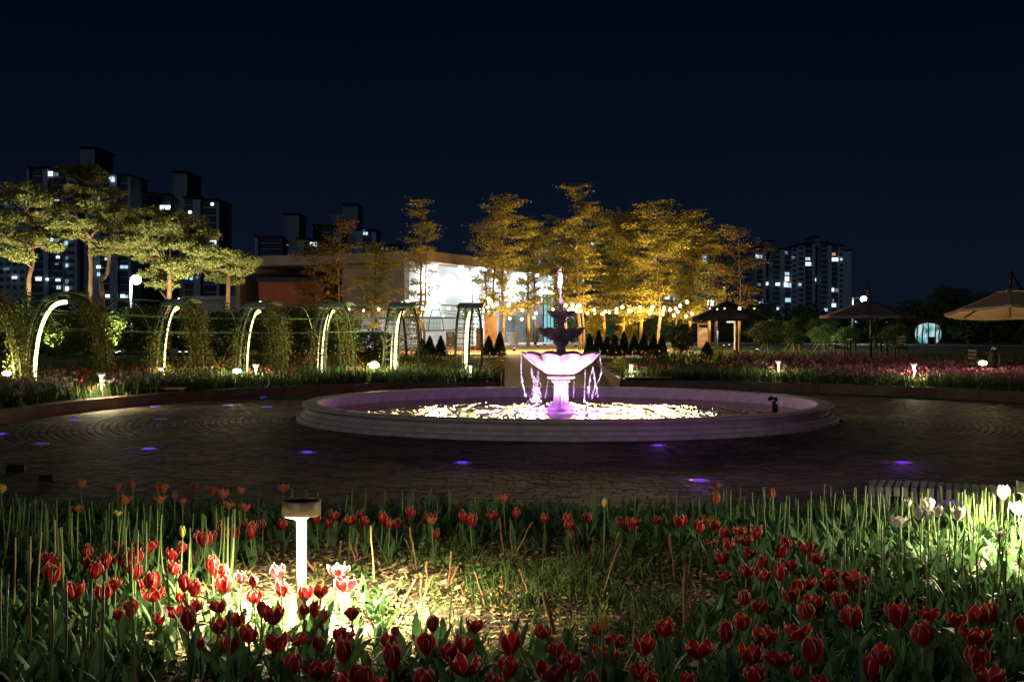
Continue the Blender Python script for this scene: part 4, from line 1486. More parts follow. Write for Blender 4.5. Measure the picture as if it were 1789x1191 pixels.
# greenery at the terrace back
for k, (a, b, D_, w_, h_) in enumerate(((912, 598, 76, 30, 36), (930, 600, 77, 26, 30), (1000, 600, 74, 60, 50), (1045, 600, 78, 60, 60), (1085, 600, 80, 70, 66), (1140, 602, 78, 70, 60), (1180, 602, 84, 60, 50), (1250, 604, 80, 60, 44), (1300, 606, 84, 70, 50))):
    shrub(a, b, D_, w_, h_, 'green shrub at the back of the terrace, %s from left' % 'first second third fourth fifth sixth seventh eighth ninth'.split()[k], 'green_shrub' if k < 7 else 'shrub', 'green shrubs behind the terrace', n=2200, lsz=.13)
for (x, y, w_) in ((1.5, 69, 60), (6, 71, 70), (10, 72, 70)):
    lamp('terrace_green_light', 'POINT', (x, y, 1.6), w_, (.7, 1.0, .8), None, .1)

# background trees (dark)
def bgtree(px, top, D, wpx, label, n=5200, m='far_tree', group='dark trees beyond the garden', lsz=.16):
    p = P(px, 600, D)
    zt_ = P(px, top, D).z
    e = empty('background_tree', (p.x, p.y, .2), label, 'tree', group)
    H = zt_ - .2
    w_ = wpx / F * D / 2
    MB().tube(jitter_path((0, 0, -.2), (R.uniform(-.2, .2), 0, H * .8), 5, .05), [.16, .14, .11, .09, .06, .02], 6).build('trunk', M['bark'], e, True)
    cs = []
    for k in range(13):
        f = R.uniform(.28, .92)
        an = R.uniform(0, 2 * PI)
        rr = w_ * math.sin(PI * (.12 + .80 * (f - .28) / .64)) * .62
        c_ = Vector((math.cos(an) * rr, math.sin(an) * rr, H * f))
        k_ = n // 13
        v = NR.normal(size=(k_, 3))
        v /= np.linalg.norm(v, axis=1, keepdims=True)
        cs.append(v * (NR.uniform(.2, 1, (k_, 1)) ** .5) * np.array([w_ * .46, w_ * .46, H * .13]) + np.array(c_[:]))
    q = np.concatenate(cs)
    V, Q = cards(q, NR.uniform(.6, 1.3, len(q)) * lsz, NR.uniform(.4, .8, len(q)) * lsz)
    ob('crown', npmesh('crown', V, Q, M[m]), e, kind='stuff')
    return e
bgs = [(1585, 522, 95, 110, 'broad dark tree far behind the second parasol'), (1668, 505, 98, 120, 'broad dark tree far behind the round light panel'), (1725, 512, 96, 120, 'broad dark tree far left of the big parasol'), (1775, 520, 92, 110, 'broad dark tree far behind the big parasol'),
       (1510, 550, 98, 100, 'broad low dark tree far behind the street lamp at right'), (1420, 552, 96, 110, 'broad low dark tree at the foot of the right towers'),
       (1330, 528, 70, 80, 'dark tree left of the right tower block foot'), (1395, 536, 80, 90, 'bushy dark tree before the right tower block'), (1450, 556, 86, 80, 'low dark tree under the second parasol'),
       (1530, 552, 60, 40, 'slim dark conifer like tree behind the second parasol'), (1600, 520, 84, 70, 'faintly green tree left of the round light panel'), (1640, 500, 82, 76, 'tallest faintly green tree above the round light panel'),
       (1690, 540, 74, 80, 'dark tree right of the round light panel'), (1735, 548, 80, 90, 'dark tree under the big parasol'), (1790, 540, 74, 90, 'dark tree at the right edge of the photo'),
       (1560, 560, 80, 70, 'low dark tree behind the lawn at right'), (1490, 565, 90, 70, 'low dark tree right of the tower block foot'),
       (30, 540, 62, 90, 'dark tree behind the first arch at left'), (120, 548, 66, 90, 'dark tree behind the widest arch'), (200, 552, 64, 70, 'dark tree left of the street lamp'), (275, 545, 60, 80, 'dark green tree behind the second lit arch'),
       (-30, 530, 60, 90, 'dark tree at the left edge of the photo'), (690, 470, 70, 90, 'dull olive tree above the pavilion corner'), (1120, 480, 90, 120, 'dark tree mass behind the golden row'), (1010, 500, 92, 100, 'dark tree behind the tallest feathery tree')]
for (a, t_, D_, w_, lb) in bgs:
    if a in (690, 1120, 1010):
        continue
    bgtree(a, t_, D_, w_, lb)
# a small lit sapling by the widest arch
e = bgtree(52, 500, 40, 42, 'small bright green sapling left of the widest arch', n=900, m='green_shrub', group=None, lsz=.10)
lamp('sapling_glow', 'POINT', (0, -1.5, 1.8), 16, (.8, 1, .4), e, .05)
# far wooded ridge
vs = []
cs = []
for k in range(260):
    x = -330 + k * 3.4 + R.uniform(-2, 2)
    y = 240 + R.uniform(-20, 20)
    h_ = R.uniform(2.5, 6.5)
    k_ = 90
    v = NR.normal(size=(k_, 3))
    v /= np.linalg.norm(v, axis=1, keepdims=True)
    cs.append(v * np.array([4.2, 3, h_ * .6]) + np.array([x, y, h_ * .5]))
q = np.concatenate(cs)
V, Q = cards(q, NR.uniform(.7, 1.4, len(q)), NR.uniform(.5, .9, len(q)))
ob('far_woods', npmesh('far_woods', V, Q, M['far_tree']), None, label='dark line of distant woods behind the garden', cat='woods', kind='stuff')

# ================================================================ FAR FLOWER BEDS
def bed_pts(pts, n, r0, r1, a=0., b=1.):
    """random positions in a band r0..r1 beyond the kerb polyline"""
    i = NR.uniform(a, b, n) * (len(pts) - 1.001)
    k = i.astype(int)
    f = i - k
    arr = np.array([(p.x, p.y) for p in pts])
    base = arr[k] * (1 - f)[:, None] + arr[k + 1] * f[:, None]
    dn = base - np.array([PC.x, PC.y])
    dn /= np.linalg.norm(dn, axis=1, keepdims=True)
    o = NR.uniform(r0, r1, n)
    q = base + dn * o[:, None]
    z = np.array([zfar(x, y) if y > 12 else .2 for x, y in q]) - .01
    return np.concatenate([q, z[:, None]], 1)


def visible(q, margin=.46):
    return q[np.abs(q[:, 0]) < q[:, 1] * margin + .3]


def pxof(q):
    """photo x pixel of world points"""
    return 894.5 + F * q[:, 0] / q[:, 1]


def bed(name, pts, n, r0, r1, zones, label, hmin=.22, hmax=.42, nh=1.0, keep=None):
    q = visible(bed_pts(pts, n, r0, r1))
    if keep is not None:
        q = q[keep(q)]
    # patchy heights
    pat = np.sin(q[:, 0] * 1.3 + 2) * np.cos(q[:, 1] * 1.7) * .5 + .5
    H = NR.uniform(hmin, hmax, len(q)) * (.8 + .3 * pat)
    V, Q, top = blades(q, H, NR.uniform(.012, .04, len(q)), .22)
    parts = [(V, Q, 0)]
    px_ = pxof(q)
    mats = [M['bed_leaf']]
    for (lo, hi, m_, dens_) in zones:
        s = (px_ >= lo) & (px_ < hi) & (NR.uniform(0, 1, len(q)) < dens_)
        t = top[s] + np.array([0, 0, .02])
        if not len(t):
            continue
        mats.append(M[m_])
        k = len(t)
        # small cups: 4 upright petals each
        for a in range(4):
            an = NR.uniform(0, .6, k) + a * PI / 2
            c_ = t + np.stack([np.cos(an) * .018, np.sin(an) * .018, np.zeros(k)], 1)
            dr = np.stack([np.cos(an) * .25, np.sin(an) * .25, np.ones(k)], 1) + NR.normal(size=(k, 3)) * .12
            V, Q = cards(c_, NR.uniform(.055, .08, k), NR.uniform(.035, .055, k), dr, tilt=np.stack([np.cos(an), np.sin(an), np.zeros(k)], 1) * 2)
            parts.append((V, Q, len(mats) - 1))
    V, Q, mi = merge(parts)
    return ob(name, npmesh(name, V, Q, mats, mi), None, label=label, cat='flower bed', kind='stuff')


bed('flower_bed', WLs, 15000, .2, 3.2, [(-60, 130, 'palebed', .28), (130, 200, 'redbed', .08), (180, 300, 'palebed', .22), (280, 380, 'palebed', .10), (430, 520, 'redbed', .05), (620, 740, 'redbed', .02)],
    'mixed spring flowers behind the left kerb wall, pale and pink at the left end')
bed('flower_bed', WLs, 16000, 3.0, 8.0, [(-60, 60, 'redbed', .1), (60, 260, 'redbed', .12), (260, 420, 'yellowbed', .30), (420, 620, 'redbed', .05), (600, 880, 'redbed', .05)],
    'yellow and red flowers round the feet of the trellis arches', .25, .45)
bed('flower_bed', WRs, 17000, .2, 3.0, [(1100, 1180, 'redbed', .05), (1250, 1420, 'pinkbed', .05), (1420, 1480, 'pinkbed', .12), (1480, 1900, 'pinkbed', .22)],
    'band of green tulip stems behind the right kerb wall')
bed('flower_bed', WRs, 17000, 2.8, 8.0, [(1100, 1200, 'redbed', .06), (1180, 1340, 'yellowbed', .16), (1280, 1420, 'pinkbed', .30), (1420, 1950, 'pinkbed', .45)],
    'pink and yellow tulip mass before the right lawn', .25, .42)
q = visible(bed_pts(WLs, 9000, .0, 14)); q2 = visible(bed_pts(WRs, 9000, .0, 14))
q = np.concatenate([q, q2]); q = q[(q[:, 0] < xl - .2) | (q[:, 0] > xr + .2)]
V, Q, _ = blades(q, NR.uniform(.05, .16, len(q)), .03, .5)
ob('ground_cover', npmesh('ground_cover', V, Q, M['grass']), None, label='short ground cover over the far beds', cat='ground cover', kind='stuff')

# mushroom garden lamps (one design; the near one is largest)
def garden_lamp(loc, H, label, watt, sc=1.0, group='mushroom garden lamps', share=.05):
    e = empty('garden_lamp', loc, label, 'garden lamp', group)
    hr = .092 * sc
    MB().lathe([(.0225 * sc, -.12), (.0225 * sc, H - .075 * sc)], 20).build('post', M['steel'], e, True)
    MB().lathe([(.03 * sc, H - .088 * sc), (.042 * sc, H - .078 * sc), (.043 * sc, H - .072 * sc), (.02 * sc, H - .071 * sc)], 24).build('collar', M['steel'], e, True)
    MB().lathe([(hr - .004, H - .071 * sc), (hr, H - .068 * sc), (hr, H - .004), (hr - .004, H)], 36).build('head', mat('lamp_head', (.42, .36, .32), .5, .1, 12, metal=.4) if sc == 1 else M['steel'], e, True)
    MB().lathe([(hr - .006, H + .0005), (hr - .01, H + .003), (.001, H + .004)], 36, cap=False).build('solar_top', M['black'], e, True)
    MB().lathe([(.045 * sc, H - .0722 * sc), (hr * .8, H - .0725 * sc), (hr * .8, H - .0735 * sc), (.045 * sc, H - .0740 * sc)], 24, cap=False).build('light_ring', M['lens_white'], e)
    for k in range(3):
        an = k * 2.1 + .5
        lamp('glow', 'SPOT', (math.cos(an) * .066 * sc, math.sin(an) * .066 * sc, H - .082 * sc), watt / 3, (1.0, .83, .44), e, .014, spot=rad(160), blend=1.0)
        lamp('glow', 'POINT', (math.cos(an) * .066 * sc, math.sin(an) * .066 * sc, H - .092 * sc), watt / 3 * share, (1.0, .87, .52), e, .014)
    return e


p = PZ(527, 1082, .21)
p.z = zfront(p.x, p.y)
topz = P(522, 873, p.y).z
garden_lamp((p.x, p.y, p.z), topz - p.z, 'large brushed steel garden lamp lighting the red tulips in the foreground', 1250)
NL = p.copy()
MB().tube([(0, 0, 0), (.055, .0, -.012)], .004, 5).build('switch_tab', M['steel'], bpy.data.objects['garden_lamp']).location = (-.07, -.03, topz - p.z - .075)
q_ = P(1812, 930, 6.7)
zr = zfront(q_.x, 6.7)
garden_lamp((q_.x, 6.75, zr), .52, 'garden lamp just beyond the right edge, lighting the white tulips', 560, share=.28)
far_l = [(177, 650, 22.6, 'small garden lamp among red flowers left of the left bench', 7), (447, 636, 28.6, 'small garden lamp beside the ball floodlight under the third arch', 6),
         (822, 637, 30.5, 'small garden lamp behind the bench left of the path', 5.5), (1103, 634, 30.6, 'small garden lamp at the left end of the right flower bed', 6),
         (1360, 629, 30.2, 'small garden lamp lighting pink tulips in the middle of the right bed', 7), (1597, 634, 28.0, 'small garden lamp among pink tulips below the round panel', 9)]
for (a, b, D_, lb, w_) in far_l:
    t = P(a, b, D_)
    zb = zfar(t.x, t.y) - .01
    garden_lamp((t.x, t.y, zb), max(.42, t.z - zb), lb, w_ * 28, .85, share=.24)
for (a, b, D_, lb, w_) in ((653, 638, 31.5, 'brilliant ball floodlight left of the fifth arch', 90), (414, 648, 28.3, 'round floodlight at the foot of the third arch', 26), (1717, 634, 27.5, 'bright warm floodlight among the pink tulips at right', 12),
                           (12, 652, 26, 'floodlight low at the left edge under the first arch', 24), (283, 645, 28, 'tiny floodlight at the foot of the second lit arch', 6)):
    t = P(a, b, D_)
    zb = zfar(t.x, t.y)
    e = empty('floodlight', (t.x, t.y, zb), lb, 'floodlight', 'floodlights in the far beds')
    h_ = max(.15, t.z - zb)
    s = .125 if w_ > 80 else .085 if w_ > 10 else .04
    MB().tube([(0, .06, -.1), (0, .06, h_)], .02, 6).build('stake', M['black'], e)
    MB().lathe([(s * .7, 0), (s * 1.05, .02), (s * 1.05, .05), (s * .5, .10)], 14, M=Matrix.Translation((0, .1, h_)) @ Matrix.Rotation(-PI / 2, 4, 'X')).build('housing', M['black'], e)
    MB().ball((0, 0, h_), s, 12, 8, sc=(1.25, .6, .62)).build('lens', M['flood'], e, True)
    lamp('beam', 'POINT', (0, -.25, h_ + .10), w_ * 3.5, (1, .86, .40), e, .05)

# ================================================================ BULB STRINGS
bz = []
for ox, oy, s_, lst in ((600, 420, 5.415, [(48, 652, 1), (333, 650, .8), (190, 663, .6), (605, 580, 1.2), (808, 580, 1.1), (900, 618, 1.2), (995, 643, .8), (860, 685, .8), (772, 650, .4), (943, 712, .5)]),
                        (820, 430, 5.67, [(390, 580, 1.2), (525, 632, 1.1), (660, 665, 1.1), (640, 708, 1), (400, 715, 1), (518, 722, 1.1), (205, 545, 2.0), (180, 600, 1.3), (235, 590, 1.6), (190, 520, 1.2), (95, 610, 1.2), (950, 585, 1.5), (1020, 580, 1), (1095, 590, 1.4),
                                          (1070, 600, 1), (915, 630, 1), (985, 632, 1), (1060, 640, 1.3), (1100, 645, 1.2), (1020, 618, 1), (830, 625, .5)]),
                        (1000, 470, 7.005, [(5, 440, 1.1), (5, 490, 1.1), (50, 510, 1.1), (185, 540, 1.2), (265, 500, 1.2), (275, 550, 1.2), (365, 548, 1.1), (403, 522, 1.1), (453, 530, 1.1), (540, 490, 1.2), (540, 530, 1.2),
                                            (612, 465, 1.2), (690, 520, 1.2), (720, 510, 1.2), (830, 470, 1.3), (832, 520, 1.1), (985, 465, 1.2), (965, 505, 1.3), (948, 545, 1.1), (1125, 475, 1), (1112, 510, 1.1), (1102, 550, 1.1),
                                            (1195, 497, 1.2), (1318, 450, 1), (1265, 485, .9), (1288, 522, 1.2), (1243, 568, 1.2), (1405, 405, 1.2), (1390, 577, 1.1), (1462, 545, 1.2)])):
    for (a, b, s) in lst:
        bz.append((ox + a / s_, oy + b / s_, s))
bz.sort()
groups = [[], [], []]
for (a, b, s) in bz:
    ln = 545 if a < 960 else 541
    groups[0 if b < ln - 4 else 1 if b < ln + 3 else 2].append((a, b, s))
gl = ['string of warm bulbs hung highest across the terrace', 'middle string of warm bulbs across the terrace', 'lowest string of warm bulbs across the terrace']
ballme = MB().ball((0, 0, 0), 1, 10, 7).mesh('bulb', M['bulb'], True)
capme = MB().lathe([(.022, 0), (.026, .05), (.01, .07)], 8).mesh('socket', M['black'])
for gi, g in enumerate(groups):
    e = empty('string_lights', (0, 0, 0), gl[gi], 'string lights', 'bulb strings over the terrace')
    pts = []
    for (a, b, s) in g:
        D_ = (45.5, 48.0, 50.5)[gi] + 1.2 * math.sin(a * .02)
        p = P(a, b, D_)
        q = ob('bulb', ballme, e, p, None, .058 * (.6 + .45 * s))
        ob('socket', capme, e, (p.x, p.y, p.z + .06))
        pts.append(Vector((p.x, p.y, p.z + .12)))
        lamp('bulb_glow', 'POINT', (p.x, p.y - .14, p.z - .03), 80 * s, (1.0, .67, .29), e, .09)
    cab = []
    for i in range(len(pts) - 1):
        a, b = pts[i], pts[i + 1]
        L = (b - a).length
        for k in range(6):
            f = k / 6
            c_ = a.lerp(b, f)
            c_.z -= .10 * L * f * (1 - f)
            cab.append(c_)
    cab.append(pts[-1])
    MB().tube(cab, .010, 4).build('cable', M['black'], e)

# ================================================================ PARASOLS, FURNITURE, STREET LAMPS
def parasol(px, edge_y, D, hw_px, top_y, label, m, pole_dx=.35, tilt=0., group='cantilever parasols on the right lawn'):
    c_ = P(px, edge_y, D)
    zb = zfar(c_.x, c_.y)
    Rr = hw_px / F * D / .92
    H = c_.z - zb
    rise = P(px, top_y, D).z - c_.z
    e = empty('parasol', (c_.x, c_.y, zb), label, 'parasol', group)
    n = 8
    for k in range(n):
        a0 = 2 * PI * k / n + .39
        a1_ = 2 * PI * (k + 1) / n + .39
        vs, fs = [], []
        rows = 6
        for j in range(rows + 1):
            f = .22 + .78 * j / rows
            for i in range(5):
                a = a0 + (a1_ - a0) * i / 4
                rr = Rr * f * (1 / math.cos(0) * (math.cos((a1_ - a0) / 2) / math.cos(a - (a0 + a1_) / 2)))
                z = H + rise * (.80 * (1 - f) ** 1.12 / (.78 ** 1.12)) - .05 * f * (1 - abs(i - 2) / 2) * 0
                z += -.05 * rise * math.sin(PI * i / 4) * f
                vs.append((rr * math.cos(a), rr * math.sin(a), z))
        for j in range(rows):
            for i in range(4):
                fs.append((j * 5 + i, j * 5 + i + 1, (j + 1) * 5 + i + 1, (j + 1) * 5 + i))
        mb = MB().add(vs, fs)
        lastrow = rows * 5
        vv = vs[lastrow:lastrow + 5]
        mb.add(vv + [(x, y, z - .07) for x, y, z in vv], [(i, i + 1, i + 6, i + 5) for i in range(4)])
        mb.build('canopy_panel', m, e, True)
        rb = [(vs[j * 5][0], vs[j * 5][1], vs[j * 5][2] - .02) for j in range(rows + 1)]
        MB().tube([(0, 0, H + rise * .8)] + rb, .013, 5).build('rib', M['black'], e)
    # vent cap
    vs = [(0, 0, H + rise * 1.0)]
    fs = []
    for k in range(n):
        a = 2 * PI * k / n + .39
        vs.append((Rr * .30 * math.cos(a), Rr * .30 * math.sin(a), H + rise * .80))
    fs = [(0, k + 1, (k + 1) % n + 1) for k in range(n)]
    MB().add(vs, fs).build('vent_cap', m, e)
    MB().lathe([(.04, H + rise * .7), (.05, H + rise), (.03, H + rise + .1)], 10).build('hub', M['black'], e)
    if tilt:
        Rm = Matrix.Rotation(-tilt, 4, 'X')
        for ch in list(e.children):
            ch.matrix_local = Matrix.Translation((0, 0, H)) @ Rm @ Matrix.Translation((0, 0, -H))
    px_ = pole_dx
    MB().tube([(0, 0, H + rise * .98), (0, 0, H + rise + .30), (.05, .1, H + rise + .42), (.12, .2, H + rise + .36), (px_, .55, H + rise * .2), ], .028, 6).build('arm', M['black'], e, True)
    MB().tube([(px_, .55, -.1), (px_, .55, H + rise * .75)], .038, 8).build('pole', M['dark_metal'], e, True)
    MB().bbox(px_ - .4, px_ + .4, .15, .95, -.02, .07, .01).build('base_plate', M['black'], e)
    return e


u1 = parasol(1270, 556, 39.5, 65, 526, 'dark parasol with a string of small lights, in front of the sparse brown tree', M['canvas'], .45)
for k in range(7):
    t = P(1240 + k * 13, 539 + (k % 2), 38.3)
    if k not in (3, 5):
        MB().ball((0, 0, 0), .022 if k != 4 else .05, 6, 4).build('canopy_light', M['bulb'], u1).location = t - u1.location
parasol(1516, 551, 38, 76, 524, 'brownish parasol in front of the white street lamp', M['canvas_lit'], .28)
u3 = parasol(1766, 543, 29, 101, 503, 'largest beige parasol at the right edge, its underside lit yellow', M['canvas2'], .75, tilt=rad(5.5))
lamp('under_light', 'POINT', (-.35, .2, .95), 52, (1.0, .70, .20), u3, .06)
MB().lathe([(.06, 0), (.07, .04), (.07, .9), (.05, .94)], 12).build('lantern_post', M['black'], u3).location = (-.35, .2, -.06)
# table sets
def tableset(px, D, label, s=1.0):
    t = P(px, 620, D)
    e = empty('table', (t.x, t.y, zfar(t.x, D)), 'dark slatted ' + label + ' table', 'table', 'dark garden tables')
    for k in range(6):
        MB().bbox(-.6 * s, .6 * s, -.38 + k * .13, -.38 + k * .13 + .115, .70, .735, .004).build('slat', M['black'], e)
    for x in (-.5, .5):
        for y in (-.3, .3):
            MB().box(x * s - .025, x * s + .025, y - .025, y + .025, -.05, .695).build('leg', M['black'], e)
    for k, (dx, dy) in enumerate(((-.95 * s, -.1), (.95 * s, .1))):
        c_ = empty('chair', (t.x + dx, t.y + dy, zfar(t.x, D)), 'dark chair %s of the %s table' % ('left' if dx < 0 else 'right', label), 'chair', 'dark garden chairs', rz=.3 * k)
        MB().bbox(-.24, .24, -.24, .24, .42, .46, .006).build('seat', M['black'], c_)
        sg = -1 if dx < 0 else 1
        for zz_ in (.56, .66, .76):
            MB().bbox(.20 * sg - .012, .20 * sg + .012, -.22, .22, zz_, zz_ + .06, .004).build('back_slat', M['black'], c_)
        for yy_ in (-.24, .222):
            MB().box(.20 * sg - .015, .20 * sg + .015, yy_, yy_ + .018, .462, .84).build('back_post', M['black'], c_)
        for x in (-.2, .2):
            for y in (-.2, .2):
                MB().box(x - .018, x + .018, y - .018, y + .018, -.05, .419).build('leg', M['black'], c_)
tableset(1517, 37.2, 'under the second parasol')
tableset(1772, 30.6, 'under the big beige parasol')


def street_lamp(px, head_y, base_y, D, arm, label, watt, s=.10, col=(.80, .92, 1.0), lens='lens_cool'):
    h_ = P(px, head_y, D)
    zb = zfar(h_.x, D)
    e = empty('street_lamp', (h_.x + arm, D, zb), label, 'street lamp', 'street lamps beyond the garden')
    H = h_.z - zb
    MB().tube([(0, 0, -.1), (0, 0, H * .35)], .085, 10).tube([(0, 0, H * .35), (0, 0, H + .05)], .055, 10).build('pole', M['pole_white'], e, True)
    MB().tube([(0, 0, H), (-arm, 0, H + .06)], .03, 6).build('arm', M['black'], e)
    MB().bbox(-arm - .22, -arm + .22, -.1, .1, H + .02, H + .10, .02).build('head', M['black'], e)
    MB().ball((-arm, -.12, H - .05), s * 1.5, 14, 9, sc=(1.1, 1, .95)).build('lens', M[lens], e, True)  # ball enlarged beyond a real lens to carry the lamp's bloom
    lamp('beam', 'POINT', (-arm, -.45, H - .38), watt, col, e, .08)


street_lamp(239, 487, 560, 57, -.30, 'bluish white street lamp on a pale pole behind the second lit arch', 300, .16)
street_lamp(1241, 527, 620, 61, .34, 'white street lamp among the golden leaves left of the first parasol', 160, .11)
street_lamp(1508, 521, 600, 70, -.65, 'white street lamp shining over the second parasol', 160, .12)
for (a, b, lb, D_) in ((1013, 439 + 0, None, 0),):
    pass
p = P(1278, 560, 52)
e = empty('box_lamp', (p.x + .15, p.y, zfar(0, 52)), 'square lit lamp box on a pale pole under the first parasol', 'lamp')
H = p.z - zfar(0, 52)
MB().tube([(0, 0, -.1), (0, 0, H)], .04, 8).build('pole', M['pole_white'], e)
MB().bbox(-.36, -.14 + .1, -.06, .06, H - .10, H + .10, .01).build('lamp_box', emi('lamp_box_face', (1, .88, .72), .9), e)
# round light panel and the person sized dark box before it
p = P(1621, 601, 75)
e = empty('round_light_panel', (p.x, p.y, .5), 'round teal and white glowing light panel on the right lawn', 'light panel')
Rp = 23 / F * 75
vs = [(0, 0, 0)]
N_ = 40
ring = []
for k in range(N_):
    t = 2 * PI * k / N_
    x = math.copysign(abs(math.cos(t)) ** .8, math.cos(t)) * Rp
    z = math.copysign(abs(math.sin(t)) ** .75, math.sin(t)) * Rp * .80 + Rp * .82
    ring.append((x, z))
MB().add([(x, -.06, z) for x, z in ring], [tuple(range(N_))]).build('screen', M['screen'], e)
MB().add([(x * 1.05, -.05, (z - Rp * .82) * 1.05 + Rp * .82) for x, z in ring] + [(x * 1.05, .12, (z - Rp * .82) * 1.05 + Rp * .82) for x, z in ring],
         [(k, (k + 1) % N_, N_ + (k + 1) % N_, N_ + k) for k in range(N_)] + [tuple(range(N_))] + [tuple(range(2 * N_ - 1, N_ - 1, -1))]).build('frame', M['black'], e)
p = P(1628, 617, 70)
e = empty('dark_cabinet', (p.x, p.y, .5), 'small dark cabinet standing before the round light panel', 'cabinet')
MB().bbox(-.16, .16, -.15, .15, 0, .5, .02).build('body', M['black'], e)
MB().bbox(-.18, .18, -.17, .17, .501, .53, .01).build('lid', M['black'], e)
for k, (a, h_) in enumerate(((1603, 1.35), (1612, 1.5), (1634, 1.5), (1641, 1.3), (1622, 1.45))):
    q = P(a, 617, 66)
    pts = [Vector((0, 0, -.1)), Vector((R.uniform(-.05, .05), 0, h_ * .5)), Vector((R.uniform(-.12, .12), 0, h_))]
    e = empty('thin_trunk', (q.x, q.y, .55), 'thin dark trunk silhouetted against the round light panel, %s from left' % ('first', 'second', 'fourth', 'last', 'third')[k], 'sapling', 'saplings before the round light panel')
    MB().tube(pts, [.05, .04, .02], 6).build('trunk', M['bark'], e)
    bt = MB()
    for j in range(7):
        z = h_ * R.uniform(.45, .95)
        an = R.uniform(0, 2 * PI)
        bt.tube([(0, 0, z), (math.cos(an) * .25, math.sin(an) * .25, z + .3)], [.015, .005], 4)
    bt.build('branches', M['bark'], e)
lamp('lawn_light', 'POINT', (P(1400, 600, 50).x, 50, 2.6), 50, (.85, 1, .6), None, .1)
lamp('lawn_light', 'POINT', (P(1500, 600, 54).x, 54, 2.6), 30, (.85, 1, .6), None, .1)
# benches against the kerb
def kerb_bench(px0, px1, py, label, D, top='wood'):
    a, b = P(px0, py, D), P(px1, py, D)
    c_ = (a + b) / 2
    L = (b - a).length
    e = empty('kerb_bench', (c_.x, c_.y, .21), label, 'bench', 'dark benches along the kerb', rz=math.atan2(b.y - a.y, b.x - a.x))
    for k in range(5):
        MB().bbox(-L / 2, L / 2, -.20 + k * .085, -.20 + k * .085 + .075, .085, .12, .005).build('slat', M['wood'], e)
    for x in (-L / 2 + .06, L / 2 - .06):
        MB().box(x - .025, x + .025, -.19, .21, 0, .083).build('leg', M['black'], e)
    MB().box(-L / 2 + .086, L / 2 - .086, -.02, .02, .03, .08).build('beam', M['black'], e)
kerb_bench(236, 322, 679, 'dark bench against the kerb under the widest arches', 24.6)
kerb_bench(800, 872, 662, 'dark bench by the left side of the centre path, lit from behind', 29.7)
kerb_bench(1092, 1172, 662, 'dark bench by the right side of the centre path', 29.9)
kerb_bench(1560, 1655, 668, 'dark bench against the kerb before the pink tulips at right', 28.0)

# slatted pale bench at right foreground
b0, b1 = P(1512, 850, 9.55), P(1765, 856, 9.15)
L = (b1 - b0).length
bn = empty('slatted_bench', (b0.x, b0.y, 0), 'pale slatted bench with rounded front edge behind the white tulips', 'bench', rz=math.atan2(b1.y - b0.y, b1.x - b0.x))
topz = b0.z + .02
ns = int(L / .066)
slp = [(0, .44, topz - .01), (0, .02, topz), (0, -.03, topz - .008), (0, -.055, topz - .035), (0, -.06, topz - .16)]
vs = []
for (x, y, z), (ny, nz) in zip(slp, ((0, 1), (0, 1), (-.5, .87), (-.95, .3), (-1, 0))):
    vs += [(0, y, z), (.043, y, z), (.043, y - ny * .02, z - nz * .02), (0, y - ny * .02, z - nz * .02)]
fs = [(4 * i + j, 4 * i + (j + 1) % 4, 4 * i + 4 + (j + 1) % 4, 4 * i + 4 + j) for i in range(4) for j in range(4)] + [(3, 2, 1, 0), (16, 17, 18, 19)]
slm = MB().add(vs, fs).mesh('slat', M['bench_slat'])
for k in range(ns):
    ob('slat', slm, bn, (.03 + k * .066, 0, 0))
MB().bbox(0, L, -.058, -.03, topz - .24, topz - .162, .006).build('front_rail', M['bench_slat'], bn)
MB().bbox(0, L, .42, .46, topz - .10, topz - .025, .006).build('rear_rail', M['bench_slat'], bn)
for x in (.0, L - .05):
    MB().bbox(x, x + .05, -.055, .0, 0, topz - .165, .004).build('leg', M['bench_slat'], bn)
    MB().bbox(x, x + .05, .38, .43, 0, topz - .105, .004).build('leg', M['bench_slat'], bn)

